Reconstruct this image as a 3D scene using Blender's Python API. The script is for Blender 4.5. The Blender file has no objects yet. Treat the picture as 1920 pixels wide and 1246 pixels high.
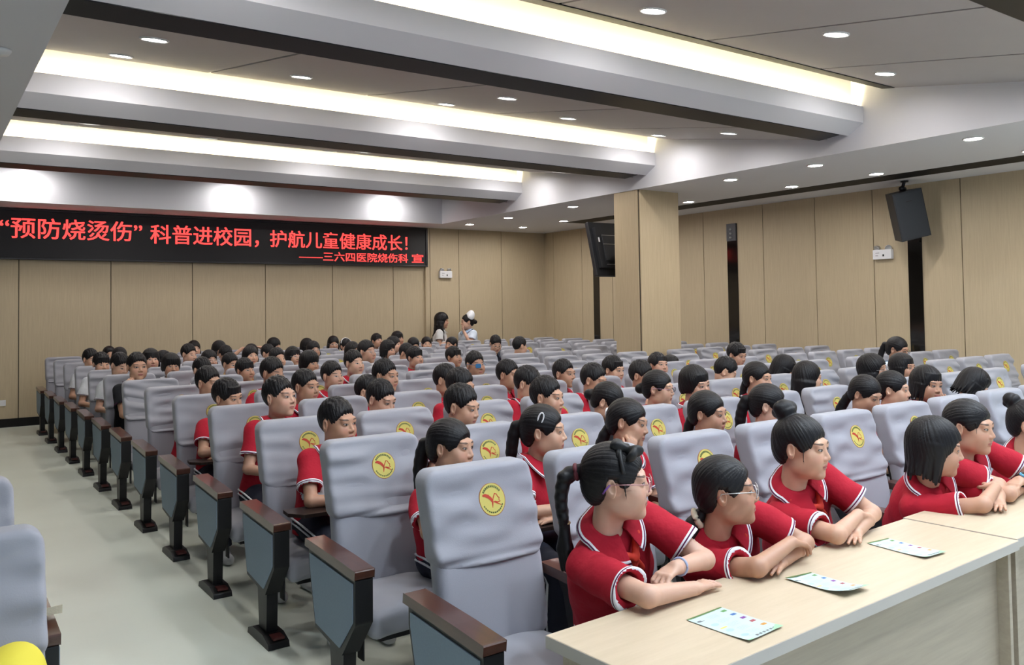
import bpy, bmesh, math, random
import numpy as np
from mathutils import Matrix, Vector
S = bpy.context.scene
COL = S.collection
PI = math.pi
# ------------------------------------------------------------------ camera
W, H, F = 1920, 1246, 1584.43
YAW, PIT, ROL = 0.61595, 0.03276, -0.01548
CAM = np.array([-1.4649, -2.32375, 1.69974])
def cam_axes():
    f = np.array([math.sin(YAW)*math.cos(PIT), math.cos(YAW)*math.cos(PIT), math.sin(PIT)])
    r = np.array([math.cos(YAW), -math.sin(YAW), 0.0]); u = np.cross(r, f)
    c, s = math.cos(ROL), math.sin(ROL)
    return c*r+s*u, -s*r+c*u, f
cr, cu, cf = cam_axes()
cd = bpy.data.cameras.new('camera'); cam = bpy.data.objects.new('camera', cd); COL.objects.link(cam)
M = Matrix.Identity(4)
for i in range(3):
    M[i][0] = cr[i]; M[i][1] = cu[i]; M[i][2] = -cf[i]; M[i][3] = CAM[i]
cam.matrix_world = M
cd.sensor_fit = 'HORIZONTAL'; cd.sensor_width = 36; cd.lens = 36*F/W
cd.shift_x = (960-959.47)/W; cd.shift_y = (526.22-623)/W
cd.clip_start = 0.05; cd.clip_end = 100
S.camera = cam
# ------------------------------------------------------------------ light + exposure
LAMP = 180.0          # radiance of the ceiling downlights
COVE = 19.0           # radiance of the warm cove strips
WORLD_FILL = 0.75           # cool world fill light; stage-end wall left out to let it in
w = bpy.data.worlds.new('world'); S.world = w; w.use_nodes = True
bg = w.node_tree.nodes['Background']; bg.inputs[0].default_value = (0.66, 0.80, 1.0, 1); bg.inputs[1].default_value = WORLD_FILL
vs = S.view_settings
vs.view_transform = 'Standard'; vs.look = 'None'; vs.gamma = 1; vs.exposure = 0.15
vs.use_curve_mapping = False

# ------------------------------------------------------------------ materials
def node_mat(name):
    m = bpy.data.materials.new(name); m.use_nodes = True
    nt = m.node_tree; return m, nt, nt.nodes['Principled BSDF']
def mat(name, col, rough=.6, metal=0, spec=.5, noise=0, nscale=20, bump=0, bscale=200, emit=None, estr=0, stretch=(1,1,1), sheen=0, coat=0):
    m, nt, b = node_mat(name)
    b.inputs['Base Color'].default_value = (*col, 1); b.inputs['Roughness'].default_value = rough
    b.inputs['Metallic'].default_value = metal; b.inputs['Specular IOR Level'].default_value = spec
    if sheen: b.inputs['Sheen Weight'].default_value = sheen
    if coat: b.inputs['Coat Weight'].default_value = coat; b.inputs['Coat Roughness'].default_value = .12
    if emit: b.inputs['Emission Color'].default_value = (*emit, 1); b.inputs['Emission Strength'].default_value = estr
    if noise or bump:
        tc = nt.nodes.new('ShaderNodeTexCoord'); mp = nt.nodes.new('ShaderNodeMapping'); mp.inputs['Scale'].default_value = stretch
        nt.links.new(tc.outputs['Object'], mp.inputs['Vector'])
    if noise:
        n = nt.nodes.new('ShaderNodeTexNoise'); n.inputs['Scale'].default_value = nscale; n.inputs['Detail'].default_value = 5
        nt.links.new(mp.outputs[0], n.inputs['Vector'])
        mx = nt.nodes.new('ShaderNodeMix'); mx.data_type = 'RGBA'
        mx.inputs[6].default_value = (*[max(0, c*(1-noise)) for c in col], 1); mx.inputs[7].default_value = (*[min(1, c*(1+noise)) for c in col], 1)
        nt.links.new(n.outputs[0], mx.inputs[0]); nt.links.new(mx.outputs[2], b.inputs['Base Color'])
    if bump:
        n2 = nt.nodes.new('ShaderNodeTexNoise'); n2.inputs['Scale'].default_value = bscale; n2.inputs['Detail'].default_value = 3
        nt.links.new(mp.outputs[0], n2.inputs['Vector'])
        bp = nt.nodes.new('ShaderNodeBump'); bp.inputs['Strength'].default_value = bump; bp.inputs['Distance'].default_value = .004
        nt.links.new(n2.outputs[0], bp.inputs['Height']); nt.links.new(bp.outputs[0], b.inputs['Normal'])
    return m
class NB:
    """small helper for math node chains"""
    def __init__(s, nt): s.nt = nt
    def _in(s, sock, v):
        if isinstance(v, (int, float)): sock.default_value = v
        else: s.nt.links.new(v, sock)
    def m(s, op, a, b=0.0, c=None):
        n = s.nt.nodes.new('ShaderNodeMath'); n.operation = op; s._in(n.inputs[0], a); s._in(n.inputs[1], b)
        if c is not None: s._in(n.inputs[2], c)
        return n.outputs[0]
    def mix(s, f, a, b):
        n = s.nt.nodes.new('ShaderNodeMix'); n.data_type = 'RGBA'; s._in(n.inputs[0], f)
        for i, v in ((6, a), (7, b)):
            if isinstance(v, tuple): n.inputs[i].default_value = (*v, 1)
            else: s.nt.links.new(v, n.inputs[i])
        return n.outputs[2]
    def ell(s, x, z, cx, cz, rx, rz):
        a = s.m('DIVIDE', s.m('SUBTRACT', x, cx), rx); b = s.m('DIVIDE', s.m('SUBTRACT', z, cz), rz)
        return s.m('ADD', s.m('MULTIPLY', a, a), s.m('MULTIPLY', b, b))
def skin_material():
    m, nt, b = node_mat('skin'); k = NB(nt)
    at = nt.nodes.new('ShaderNodeAttribute'); at.attribute_name = 'hp'
    sp = nt.nodes.new('ShaderNodeSeparateXYZ'); nt.links.new(at.outputs['Vector'], sp.inputs[0])
    x = k.m('ABSOLUTE', sp.outputs[0]); y = sp.outputs[1]; z = sp.outputs[2]; xs = sp.outputs[0]
    front = k.m('LESS_THAN', y, -.045)
    oi = nt.nodes.new('ShaderNodeObjectInfo')
    tc = nt.nodes.new('ShaderNodeTexCoord'); n = nt.nodes.new('ShaderNodeTexNoise'); n.inputs['Scale'].default_value = 35; nt.links.new(tc.outputs['Object'], n.inputs['Vector'])
    base = k.mix(k.m('MULTIPLY', n.outputs[0], .22), oi.outputs['Color'], (.42, .16, .11))
    # cheek and nose tint
    ck = k.m('MULTIPLY', k.m('SUBTRACT', 1.0, k.m('MINIMUM', k.ell(x, z, .04, -.028, .028, .022), 1.0)), .22)
    base = k.mix(k.m('MULTIPLY', ck, front), base, (.55, .17, .13))
    def put(mask, col):
        nonlocal base
        base = k.mix(k.m('MULTIPLY', mask, front), base, col)
    lip = k.m('LESS_THAN', k.ell(x, z, 0, -.0595, .0215, .0095), 1.0); put(k.m('MULTIPLY', lip, .75), (.42, .13, .12))
    put(k.m('MULTIPLY', k.m('LESS_THAN', k.ell(x, z, 0, -.0595, .0215, .0014), 1.0), .8), (.12, .03, .03))
    put(k.m('MULTIPLY', k.m('LESS_THAN', k.ell(x, z, .0065, -.0372, .0042, .0024), 1.0), .7), (.08, .03, .025))
    zz = k.m('SUBTRACT', z, k.m('MULTIPLY', k.m('SUBTRACT', x, .031), .16))
    e = k.ell(x, zz, .031, .0035, .0145, .0047)
    put(k.m('MULTIPLY', k.m('LESS_THAN', k.ell(x, zz, .031, .0046, .0168, .0064), 1.0), .9), (.05, .025, .02))
    put(k.m('LESS_THAN', e, 1.0), (.36, .32, .30))
    put(k.m('MULTIPLY', k.m('LESS_THAN', e, 1.0), k.m('LESS_THAN', k.ell(x, z, .031, .0038, .0064, .0064), 1.0)), (.012, .008, .007))
    zb = k.m('SUBTRACT', z, k.m('MULTIPLY', k.m('SUBTRACT', x, .033), .10))
    put(k.m('MULTIPLY', k.m('LESS_THAN', k.ell(x, zb, .034, .0265, .0185, .0042), 1.0), .82), (.03, .02, .018))
    nt.links.new(base, b.inputs['Base Color']); b.inputs['Roughness'].default_value = .5
    b.inputs['Subsurface Weight'].default_value = .12; b.inputs['Subsurface Radius'].default_value = (.02, .008, .004); b.inputs['Subsurface Scale'].default_value = .4
    return m
def cloth_material():
    m, nt, b = node_mat('polo_cloth'); k = NB(nt)
    at = nt.nodes.new('ShaderNodeAttribute'); at.attribute_name = 'cuff'
    oi = nt.nodes.new('ShaderNodeObjectInfo'); c = at.outputs['Fac']
    st = k.m('MAXIMUM', k.m('LESS_THAN', c, .0065), k.m('MULTIPLY', k.m('GREATER_THAN', c, .0115), k.m('LESS_THAN', c, .018)))
    mid = k.m('MULTIPLY', k.m('GREATER_THAN', c, .0065), k.m('LESS_THAN', c, .0115))
    col = k.mix(mid, oi.outputs['Color'], (.10, .012, .06))
    col = k.mix(k.m('MULTIPLY', st, oi.outputs['Alpha']), col, (.80, .80, .84))
    nt.links.new(col, b.inputs['Base Color']); b.inputs['Roughness'].default_value = .85; b.inputs['Specular IOR Level'].default_value = .25
    tc = nt.nodes.new('ShaderNodeTexCoord'); n = nt.nodes.new('ShaderNodeTexNoise'); n.inputs['Scale'].default_value = 16; n.inputs['Detail'].default_value = 3
    nt.links.new(tc.outputs['Object'], n.inputs['Vector'])
    bp = nt.nodes.new('ShaderNodeBump'); bp.inputs['Strength'].default_value = .35; bp.inputs['Distance'].default_value = .02
    nt.links.new(n.outputs[0], bp.inputs['Height']); nt.links.new(bp.outputs[0], b.inputs['Normal'])
    return m
def wood_panel(name, c1, c2, sc=(14, 14, .7), rough=.5, bump=.05, coat=0):
    m, nt, b = node_mat(name); k = NB(nt)
    tc = nt.nodes.new('ShaderNodeTexCoord'); mp = nt.nodes.new('ShaderNodeMapping'); mp.inputs['Scale'].default_value = sc
    nt.links.new(tc.outputs['Object'], mp.inputs['Vector'])
    n = nt.nodes.new('ShaderNodeTexNoise'); n.inputs['Scale'].default_value = 4; n.inputs['Detail'].default_value = 8; n.inputs['Roughness'].default_value = .65
    nt.links.new(mp.outputs[0], n.inputs['Vector'])
    r = nt.nodes.new('ShaderNodeMapRange'); r.inputs[1].default_value = .3; r.inputs[2].default_value = .7; nt.links.new(n.outputs[0], r.inputs[0])
    nt.links.new(k.mix(r.outputs[0], c1, c2), b.inputs['Base Color']); b.inputs['Roughness'].default_value = rough
    if coat: b.inputs['Coat Weight'].default_value = coat; b.inputs['Coat Roughness'].default_value = .1
    return m
MT = {}
MT['skin'] = skin_material(); MT['cloth'] = cloth_material()
MT['hair'] = mat('hair', (.007, .006, .007), .48, spec=.3, bump=.5, bscale=55, stretch=(1, 1, .35))
MT['wall'] = wood_panel('beige_wall_panel', (.46, .372, .245), (.53, .435, .29), rough=.55)
MT['pillar'] = wood_panel('beige_pillar_panel', (.46, .365, .23), (.54, .435, .285), rough=.5)
MT['groove'] = mat('dark_groove', (.03, .025, .02), .7)
MT['white'] = mat('white_ceiling_paint', (.66, .66, .70), .85, spec=.2)
MT['panel'] = mat('grey_ceiling_panel', (.42, .395, .39), .6, spec=.3, noise=.03, nscale=3)
MT['track'] = mat('black_gloss_track', (.003, .0035, .006), .36, spec=.2)
MT['blackwood'] = mat('black_skirting', (.006, .006, .006), .6, spec=.25)
MT['floor'] = mat('pale_vinyl_floor', (.70, .745, .655), .30, spec=.5, noise=.10, nscale=1.2, bump=.02, bscale=30)
MT['seatcloth'] = mat('grey_seat_cloth', (.325, .327, .362), .82, spec=.25, noise=.04, nscale=6, bump=.10, bscale=260, sheen=.15)
MT['seatback'] = mat('grey_seat_fabric', (.335, .337, .375), .85, spec=.25, noise=.04, nscale=5, bump=.1, bscale=260, sheen=.15)
MT['bluefabric'] = mat('grey_blue_panel_fabric', (.27, .335, .40), .9, spec=.2, noise=.08, nscale=120)
MT['rail'] = wood_panel('dark_red_wood', (.055, .018, .011), (.085, .030, .018), sc=(6, 1.5, 6), rough=.3, coat=.5)
MT['blackmetal'] = mat('black_metal', (.008, .008, .009), .45)
MT['plastic'] = mat('black_plastic', (.012, .013, .016), .5, bump=.05, bscale=400)
MT['redfoot'] = mat('dark_red_foot_pad', (.09, .02, .018), .5)
MT['tablet'] = wood_panel('dark_tablet_wood', (.02, .012, .01), (.035, .02, .016), rough=.35)
MT['lamp'] = mat('lamp_lens', (.9, .9, .9), .4, emit=(1.0, .96, .93), estr=LAMP)
MT['coolfill'] = mat('cool_fill_lens', (.9, .9, .9), .4, emit=(.80, .90, 1.0), estr=LAMP*2.5)  # boosted cool glow, only for the downlights added over the front
MT['ring'] = mat('white_lamp_trim', (.75, .75, .75), .4)
MT['cove'] = mat('warm_cove_strip', (.9, .8, .5), .5, emit=(1.0, .85, .48), estr=COVE*6)
MT['ledblack'] = mat('led_black', (.010, .009, .011), .55)
MT['ledred'] = mat('led_red', (.5, .02, .02), .5, emit=(1.0, .05, .045), estr=2.0)
MT['ledframe'] = mat('led_frame', (.02, .018, .02), .35)
MT['yellow'] = mat('emblem_yellow', (.60, .52, .13), .7)
MT['rim'] = mat('emblem_rim', (.36, .16, .05), .7)
MT['ered'] = mat('emblem_red', (.50, .045, .02), .7)
MT['egreen'] = mat('emblem_green', (.03, .09, .03), .7)
MT['desk'] = wood_panel('pale_maple_top', (.55, .445, .31), (.62, .51, .37), sc=(.8, 9, 9), rough=.38)
MT['deskfront'] = wood_panel('maple_front_shaded', (.36, .295, .225), (.43, .36, .275), sc=(.7, 9, 12), rough=.5)  # same maple as the top, with its shade mixed into the colour
MT['deskedge'] = mat('desk_edge', (.50, .46, .42), .5)
MT['paper'] = mat('leaflet_paper', (.53, .64, .61), .6)
MT['ink'] = mat('leaflet_ink', (.16, .18, .19), .7)
MT['inkl'] = mat('leaflet_pale_ink', (.45, .52, .52), .7)
for nm, c in dict(pgreen=(.12, .30, .10), pdark=(.10, .18, .05), pblue=(.06, .16, .40), ppurple=(.22, .06, .30), pred=(.38, .08, .10), porange=(.62, .30, .06), psky=(.40, .55, .75), pyel=(.8, .68, .15), pmint=(.36, .70, .40)).items(): MT[nm] = mat('leaflet_'+nm[1:], c, .6)
MT['navy'] = mat('navy_track_trousers', (.008, .011, .028), .8, bump=.2, bscale=14)
MT['whitecloth'] = mat('white_cloth', (.78, .80, .84), .8, bump=.25, bscale=12)
MT['shoe'] = mat('shoe_pale', (.55, .56, .58), .6)
MT['scarf'] = mat('red_scarf', (.62, .035, .015), .75, bump=.2, bscale=20)
MT['pinkmetal'] = mat('pink_metal', (.55, .30, .32), .3, metal=.7)
MT['lens'] = mat('lens', (.9, .9, .9), .05)
MT['lens'].node_tree.nodes['Principled BSDF'].inputs['Transmission Weight'].default_value = .95
MT['lens'].node_tree.nodes['Principled BSDF'].inputs['Alpha'].default_value = .25
MT['darkframe'] = mat('dark_frame', (.02, .015, .02), .35)
MT['pinkplastic'] = mat('pink_plastic', (.55, .28, .38), .4)
MT['purple'] = mat('purple_plastic', (.20, .08, .34), .4)
MT['silver'] = mat('silver_wire', (.55, .55, .56), .3, metal=.8)
MT['bow'] = mat('black_ribbon', (.008, .008, .009), .55, bump=.2, bscale=40)
MT['cream'] = mat('cream_scrunchie', (.70, .62, .46), .8, bump=.4, bscale=60)
MT['maroon'] = mat('maroon_band', (.10, .012, .02), .7)
MT['tan'] = mat('tan_band', (.32, .20, .10), .7)
MT['wclip'] = mat('white_clip', (.85, .85, .86), .3)
MT['bluepatch'] = mat('blue_eye_patch', (.02, .15, .36), .6)
MT['wristblue'] = mat('pale_blue_wristband', (.38, .44, .62), .5)
MT['watchblue'] = mat('watch_blue', (.12, .42, .72), .35)
MT['screen'] = mat('screen_black', (.006, .006, .007), .12)
MT['nurse'] = mat('nurse_white', (.70, .80, .92), .8)
MT['gold'] = mat('chrome', (.6, .6, .6), .25, metal=1)
MT['yellowcloth'] = mat('yellow_cloth', (.78, .66, .06), .8, bump=.2, bscale=20)
MT['whiteplastic'] = mat('white_plastic', (.78, .78, .80), .4)
MT['glassblack'] = mat('black_glass', (.008, .007, .006), .07, spec=.6)

# ------------------------------------------------------------------ object helpers
def tag(o, label=None, cat=None, group=None, kind=None):
    if label: o['label'] = label
    if cat: o['category'] = cat
    if group: o['group'] = group
    if kind: o['kind'] = kind
    return o
def link(o, parent=None):
    COL.objects.link(o)
    if parent is not None: o.parent = parent
    return o
def empty(name, loc=(0, 0, 0), rz=0):
    o = bpy.data.objects.new(name, None); o.location = loc; o.rotation_euler = (0, 0, rz); o.empty_display_size = .1
    return link(o)
def obj(name, me, parent=None, mx=None):
    o = bpy.data.objects.new(name, me); link(o, parent)
    if mx is not None: o.matrix_local = mx
    return o
def np_mesh(name, V, Q, mats, smooth=True, mi=None, tri=None):
    me = bpy.data.meshes.new(name)
    V = np.asarray(V, np.float32)
    faces = []
    Q = np.asarray(Q, np.int32)
    n = len(Q)
    me.vertices.add(len(V)); me.vertices.foreach_set('co', V.ravel())
    me.loops.add(Q.size); me.loops.foreach_set('vertex_index', Q.ravel())
    me.polygons.add(n); me.polygons.foreach_set('loop_start', np.arange(0, Q.size, Q.shape[1], dtype=np.int32))
    me.polygons.foreach_set('use_smooth', np.full(n, smooth))
    if mi is not None: me.polygons.foreach_set('material_index', np.asarray(mi, np.int32))
    for m in (mats if isinstance(mats, (list, tuple)) else [mats]): me.materials.append(m)
    me.update(calc_edges=True); me.validate()
    return me
class MB:
    """collects simple shapes into one mesh"""
    def __init__(s): s.v = []; s.f = []; s.m = []; s.sm = []
    def add(s, vs_, fs, mi=0, smooth=False):
        b = len(s.v); s.v += [tuple(p) for p in vs_]; s.f += [tuple(i+b for i in f) for f in fs]; s.m += [mi]*len(fs); s.sm += [smooth]*len(fs)
    def box(s, x0, x1, y0, y1, z0, z1, mi=0, R=None, c=(0, 0, 0)):
        P = [(x, y, z) for x in (x0, x1) for y in (y0, y1) for z in (z0, z1)]
        if R is not None: P = [tuple(np.asarray(R) @ np.array(p) + np.array(c)) for p in P]
        s.add(P, [(0, 1, 3, 2), (4, 6, 7, 5), (0, 4, 5, 1), (2, 3, 7, 6), (0, 2, 6, 4), (1, 5, 7, 3)], mi)
    def prism(s, poly, axis, a, b, mi=0, smooth=False):
        """poly: 2-D outline in the other two axes, extruded along axis from a to b"""
        def P(u, v, t):
            return (t, u, v) if axis == 0 else ((u, t, v) if axis == 1 else (u, v, t))
        n = len(poly)
        s.add([P(u, v, a) for u, v in poly]+[P(u, v, b) for u, v in poly],
              [tuple(range(n))[::-1], tuple(range(n, 2*n))], mi)
        s.add([P(u, v, a) for u, v in poly]+[P(u, v, b) for u, v in poly], [(i, (i+1) % n, n+(i+1) % n, n+i) for i in range(n)], mi, smooth)
    def tube(s, pts, r, n=8, mi=0, closed=False):
        pts = [np.array(p, float) for p in pts]; m = len(pts); rr = r if isinstance(r, (list, tuple)) else [r]*m
        rings = []; up = np.array([.13, .27, .95])
        for i, p in enumerate(pts):
            a = pts[(i-1) % m] if (closed or i > 0) else p; b = pts[(i+1) % m] if (closed or i < m-1) else p
            t = b-a; t = t/(np.linalg.norm(t)+1e-9)
            e1 = np.cross(t, up); e1 /= np.linalg.norm(e1)+1e-9; e2 = np.cross(t, e1)
            rings.append([p+rr[i]*(math.cos(2*PI*k/n)*e1+math.sin(2*PI*k/n)*e2) for k in range(n)])
        V = [q for rg in rings for q in rg]; Fc = []
        for i in range(m if closed else m-1):
            j = (i+1) % m
            for k in range(n): Fc.append((i*n+k, i*n+(k+1) % n, j*n+(k+1) % n, j*n+k))
        if not closed: Fc += [tuple(range(n)), tuple(range((m-1)*n, m*n))[::-1]]
        s.add(V, Fc, mi, True)
    def lathe(s, prof, c, axis=2, n=24, mi=0):
        """prof: (radius, height) pairs"""
        V = []
        for r, h in prof:
            for k in range(n):
                a = 2*PI*k/n; u, v = r*math.cos(a), r*math.sin(a)
                V.append((c[0]+u, c[1]+v, c[2]+h) if axis == 2 else ((c[0]+h, c[1]+u, c[2]+v) if axis == 0 else (c[0]+u, c[1]+h, c[2]+v)))
        Fc = [(i*n+k, i*n+(k+1) % n, (i+1)*n+(k+1) % n, (i+1)*n+k) for i in range(len(prof)-1) for k in range(n)]
        Fc += [tuple(range(n))[::-1], tuple(range((len(prof)-1)*n, len(prof)*n))]
        s.add(V, Fc, mi, True)
    def mesh(s, name, mats, bevel=0, seg=2):
        me = bpy.data.meshes.new(name); me.from_pydata(s.v, [], s.f)
        for m in (mats if isinstance(mats, (list, tuple)) else [mats]): me.materials.append(m)
        me.polygons.foreach_set('material_index', s.m); me.polygons.foreach_set('use_smooth', s.sm)
        bm = bmesh.new(); bm.from_mesh(me)
        bmesh.ops.recalc_face_normals(bm, faces=bm.faces)
        if bevel:
            ed = [e for e in bm.edges if len(e.link_faces) == 2 and e.calc_face_angle(0) > .6]
            bmesh.ops.bevel(bm, geom=ed, offset=bevel, segments=seg, affect='EDGES', profile=.6, clamp_overlap=True)
        bm.to_mesh(me); bm.free(); me.update()
        return me
    def obj(s, name, mats, parent=None, bevel=0, seg=2, mx=None): return obj(name, s.mesh(name, mats, bevel, seg), parent, mx)
def struct(name, mb, mats, bevel=0):
    return tag(mb.obj(name, mats, None, bevel), kind='structure')

# ------------------------------------------------------------------ signed-distance sculpting
def axis_pts(lo, hi, h, fine=()):
    p = [lo]
    while p[-1] < hi:
        st = h
        for a, b, hf in fine:
            if a-1e-6 <= p[-1] < b: st = min(st, hf)
            elif p[-1] < a: st = min(st, max(hf, a-p[-1]))
        p.append(p[-1]+st)
    return np.array(p, np.float32)
class Field:
    def __init__(s, lo, hi, h, fine=((), (), ())):
        s.ax = [axis_pts(lo[i], hi[i], h, fine[i]) for i in range(3)]
        s.V = np.full([len(a) for a in s.ax], .5, np.float32)
    def blk(s, lo, hi):
        sl = []; cs = []
        for i in range(3):
            a = max(0, int(np.searchsorted(s.ax[i], lo[i]))-2); b = min(len(s.ax[i]), int(np.searchsorted(s.ax[i], hi[i]))+2)
            if b <= a: return None
            sl.append(slice(a, b)); sh = [1, 1, 1]; sh[i] = b-a; cs.append(s.ax[i][a:b].reshape(sh))
        return tuple(sl), cs
    def add(s, fn, lo, hi, k=.0, sub=False):
        m = k+.012
        r = s.blk([lo[i]-m for i in range(3)], [hi[i]+m for i in range(3)])
        if r is None: return
        sl, (X, Y, Z) = r
        d = fn(X, Y, Z); A = s.V[sl]
        if sub:
            d = -d
            if k > 0: h = np.maximum(k-np.abs(A-d), 0)/k; s.V[sl] = np.maximum(A, d)+h*h*k*.25
            else: s.V[sl] = np.maximum(A, d)
        elif k > 0: h = np.maximum(k-np.abs(A-d), 0)/k; s.V[sl] = np.minimum(A, d)-h*h*k*.25
        else: s.V[sl] = np.minimum(A, d)
    def cone(s, a, b, ra, rb, k=.02, cut=None, sub=False):
        a = np.asarray(a, float); b = np.asarray(b, float); ab = b-a; L2 = float(ab@ab)+1e-12
        R = max(ra, rb); lo = np.minimum(a, b)-R; hi = np.maximum(a, b)+R
        def fn(X, Y, Z):
            px, py, pz = X-a[0], Y-a[1], Z-a[2]
            t = np.clip((px*ab[0]+py*ab[1]+pz*ab[2])/L2, 0, 1)
            d = np.sqrt((px-t*ab[0])**2+(py-t*ab[1])**2+(pz-t*ab[2])**2)-(ra+t*(rb-ra))
            if cut is not None:
                c, n = cut; d = np.maximum(d, (X-c[0])*n[0]+(Y-c[1])*n[1]+(Z-c[2])*n[2])
            return d.astype(np.float32)
        s.add(fn, lo, hi, k, sub)
    def ell(s, c, r, k=.02, R=None, sub=False):
        c = np.asarray(c, float); r = np.asarray(r, float); m = float(max(r))
        def fn(X, Y, Z):
            x, y, z = X-c[0], Y-c[1], Z-c[2]
            if R is not None: x, y, z = (R[0, 0]*x+R[1, 0]*y+R[2, 0]*z, R[0, 1]*x+R[1, 1]*y+R[2, 1]*z, R[0, 2]*x+R[1, 2]*y+R[2, 2]*z)
            k0 = np.sqrt((x/r[0])**2+(y/r[1])**2+(z/r[2])**2); k1 = np.sqrt((x/r[0]**2)**2+(y/r[1]**2)**2+(z/r[2]**2)**2)+1e-9
            return (k0*(k0-1)/k1).astype(np.float32)
        ext = np.array([m]*3) if R is not None else r
        s.add(fn, c-ext, c+ext, k, sub)
    def apply(s, fn):
        X, Y, Z = (s.ax[0][:, None, None], s.ax[1][None, :, None], s.ax[2][None, None, :]); s.V = fn(s.V, X, Y, Z).astype(np.float32)
    def mesh(s, name, mats):
        V = s.V; V[0] = V[-1] = .5; V[:, 0] = V[:, -1] = .5; V[:, :, 0] = V[:, :, -1] = .5
        n = V.shape; Sg = V < 0; ids = []; pos = []; quads = []
        st = np.array([n[1]*n[2], n[2], 1])
        for ax in range(3):
            a = [slice(None)]*3; b = [slice(None)]*3; a[ax] = slice(0, -1); b[ax] = slice(1, None)
            I = np.argwhere(Sg[tuple(a)] != Sg[tuple(b)]); 
            if not len(I): continue
            e = np.zeros(3, int); e[ax] = 1; J = I+e
            v0 = V[I[:, 0], I[:, 1], I[:, 2]]; v1 = V[J[:, 0], J[:, 1], J[:, 2]]; t = v0/(v0-v1)
            P = np.stack([s.ax[i][I[:, i]] for i in range(3)], 1); P[:, ax] += t*(s.ax[ax][J[:, ax]]-s.ax[ax][I[:, ax]])
            o1, o2 = (ax+1) % 3, (ax+2) % 3; base = I@st
            cs = np.stack([base, base-st[o1], base-st[o1]-st[o2], base-st[o2]], 1)
            flip = ~Sg[I[:, 0], I[:, 1], I[:, 2]]; cs[flip] = cs[flip][:, ::-1]
            ids.append(cs.ravel()); pos.append(np.repeat(P, 4, 0)); quads.append(cs)
        ids = np.concatenate(ids); pos = np.concatenate(pos); u, inv = np.unique(ids, return_inverse=True); inv = inv.ravel()
        cnt = np.bincount(inv); P = np.stack([np.bincount(inv, pos[:, i])/cnt for i in range(3)], 1)
        Q = inv.reshape(-1, 4)
        return np_mesh(name, P, Q, mats), P
def rotz(a): c, s_ = math.cos(a), math.sin(a); return np.array([[c, -s_, 0], [s_, c, 0], [0, 0, 1.]])
def rotx(a): c, s_ = math.cos(a), math.sin(a); return np.array([[1., 0, 0], [0, c, -s_], [0, s_, c]])
def roty(a): c, s_ = math.cos(a), math.sin(a); return np.array([[c, 0, s_], [0, 1., 0], [-s_, 0, c]])
def headrot(az, pitch=0, roll=0): return rotz(math.radians(az)) @ rotx(math.radians(pitch)) @ roty(math.radians(roll))
def mat4(c, R, s_=1.0):
    m = Matrix.Identity(4)
    for i in range(3):
        for j in range(3): m[i][j] = float(R[i, j])*s_
        m[i][3] = float(c[i])
    return m
ORD = ['zeroth', 'first', 'second', 'third', 'fourth', 'fifth', 'sixth', 'seventh', 'eighth', 'ninth', 'tenth', 'eleventh', 'twelfth', 'thirteenth', 'fourteenth', 'fifteenth']
# ------------------------------------------------------------------ room
XL, XR, YF, YB = -4.3, 10.12, -4.5, 12.8
XS0, XS1, ZS = -0.80, 6.964, 3.375      # ceiling tray between the two side soffits
b = MB(); b.box(XL, XR+.3, YF, YB+.3, -.12, 0); struct('floor', b, MT['floor'])
def panel_wall(name, cuts, z0, z1, axis, pos, depth, mats, gap=.012, skip=()):
    """panels with dark joints between them, fixed on a dark backing"""
    m = MB()
    lo, hi = cuts[0], cuts[-1]
    if axis == 1: m.box(lo, hi, pos+depth, pos+depth+.12, 0, z1+.05, 1)
    else: m.box(pos+depth, pos+depth+.12, lo, hi, 0, z1+.05, 1)
    for a, c in zip(cuts[:-1], cuts[1:]):
        if axis == 1: m.box(a+gap/2, c-gap/2, pos, pos+depth-.001, z0, z1, 0)
        else: m.box(pos, pos+depth-.001, a+gap/2, c-gap/2, z0, z1, 0)
    return struct(name, m, mats)
ZT = ZS+.02
panel_wall('wall_back', [XL, -2.75, -1.44, -.137, 1.175, 2.469, 3.751, 5.051, 6.342, 7.06], .13, ZT, 1, YB, .03, [MT['wall'], MT['groove']])
panel_wall('wall_back_corner', [7.16, 7.853, 8.941, XR+.03], .13, ZT, 1, YB-.05, .03, [MT['wall'], MT['groove']])
b = MB(); b.box(7.05, 7.152, YB-.055, YB+.02, .13, ZT); b.box(7.152, 7.164, YB-.02, YB+.02, .13, ZT, 1); struct('trim_1', b, [MT['wall'], MT['groove']])
panel_wall('wall_right', [YF, -1.8, -.6, .6, 1.9, 3.476, 4.766, 5.751, 6.752, 8.058, 9.3, 10.5, 11.455, 12.427, YB-.05], .13, ZT, 0, XR, .03, [MT['wall'], MT['groove']])
panel_wall('wall_left', [YF, -2, 0, 2, 4, 6, 8, 10, 12, YB], .13, ZT, 0, XL-.03, .03, [MT['wall'], MT['groove']])
b = MB(); b.box(XL, 7.06, YB-.012, YB+.03, 0, .13); b.box(7.06, XR, YB-.062, YB+.0, 0, .13); struct('baseboard_back', b, MT['blackwood'])
b = MB(); b.box(XR-.012, XR+.03, YF, YB-.06, 0, .13); struct('baseboard_right', b, MT['blackwood'])
b = MB()
for y0, y1, z1 in ((10.9, 11.08, 3.1), (7.29, 7.51, 3.11), (4.03, 4.235, 3.1)): b.box(XR-.014, XR+.01, y0, y1, .13, z1)
struct('trim_2', b, MT['glassblack'], .002)
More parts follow.
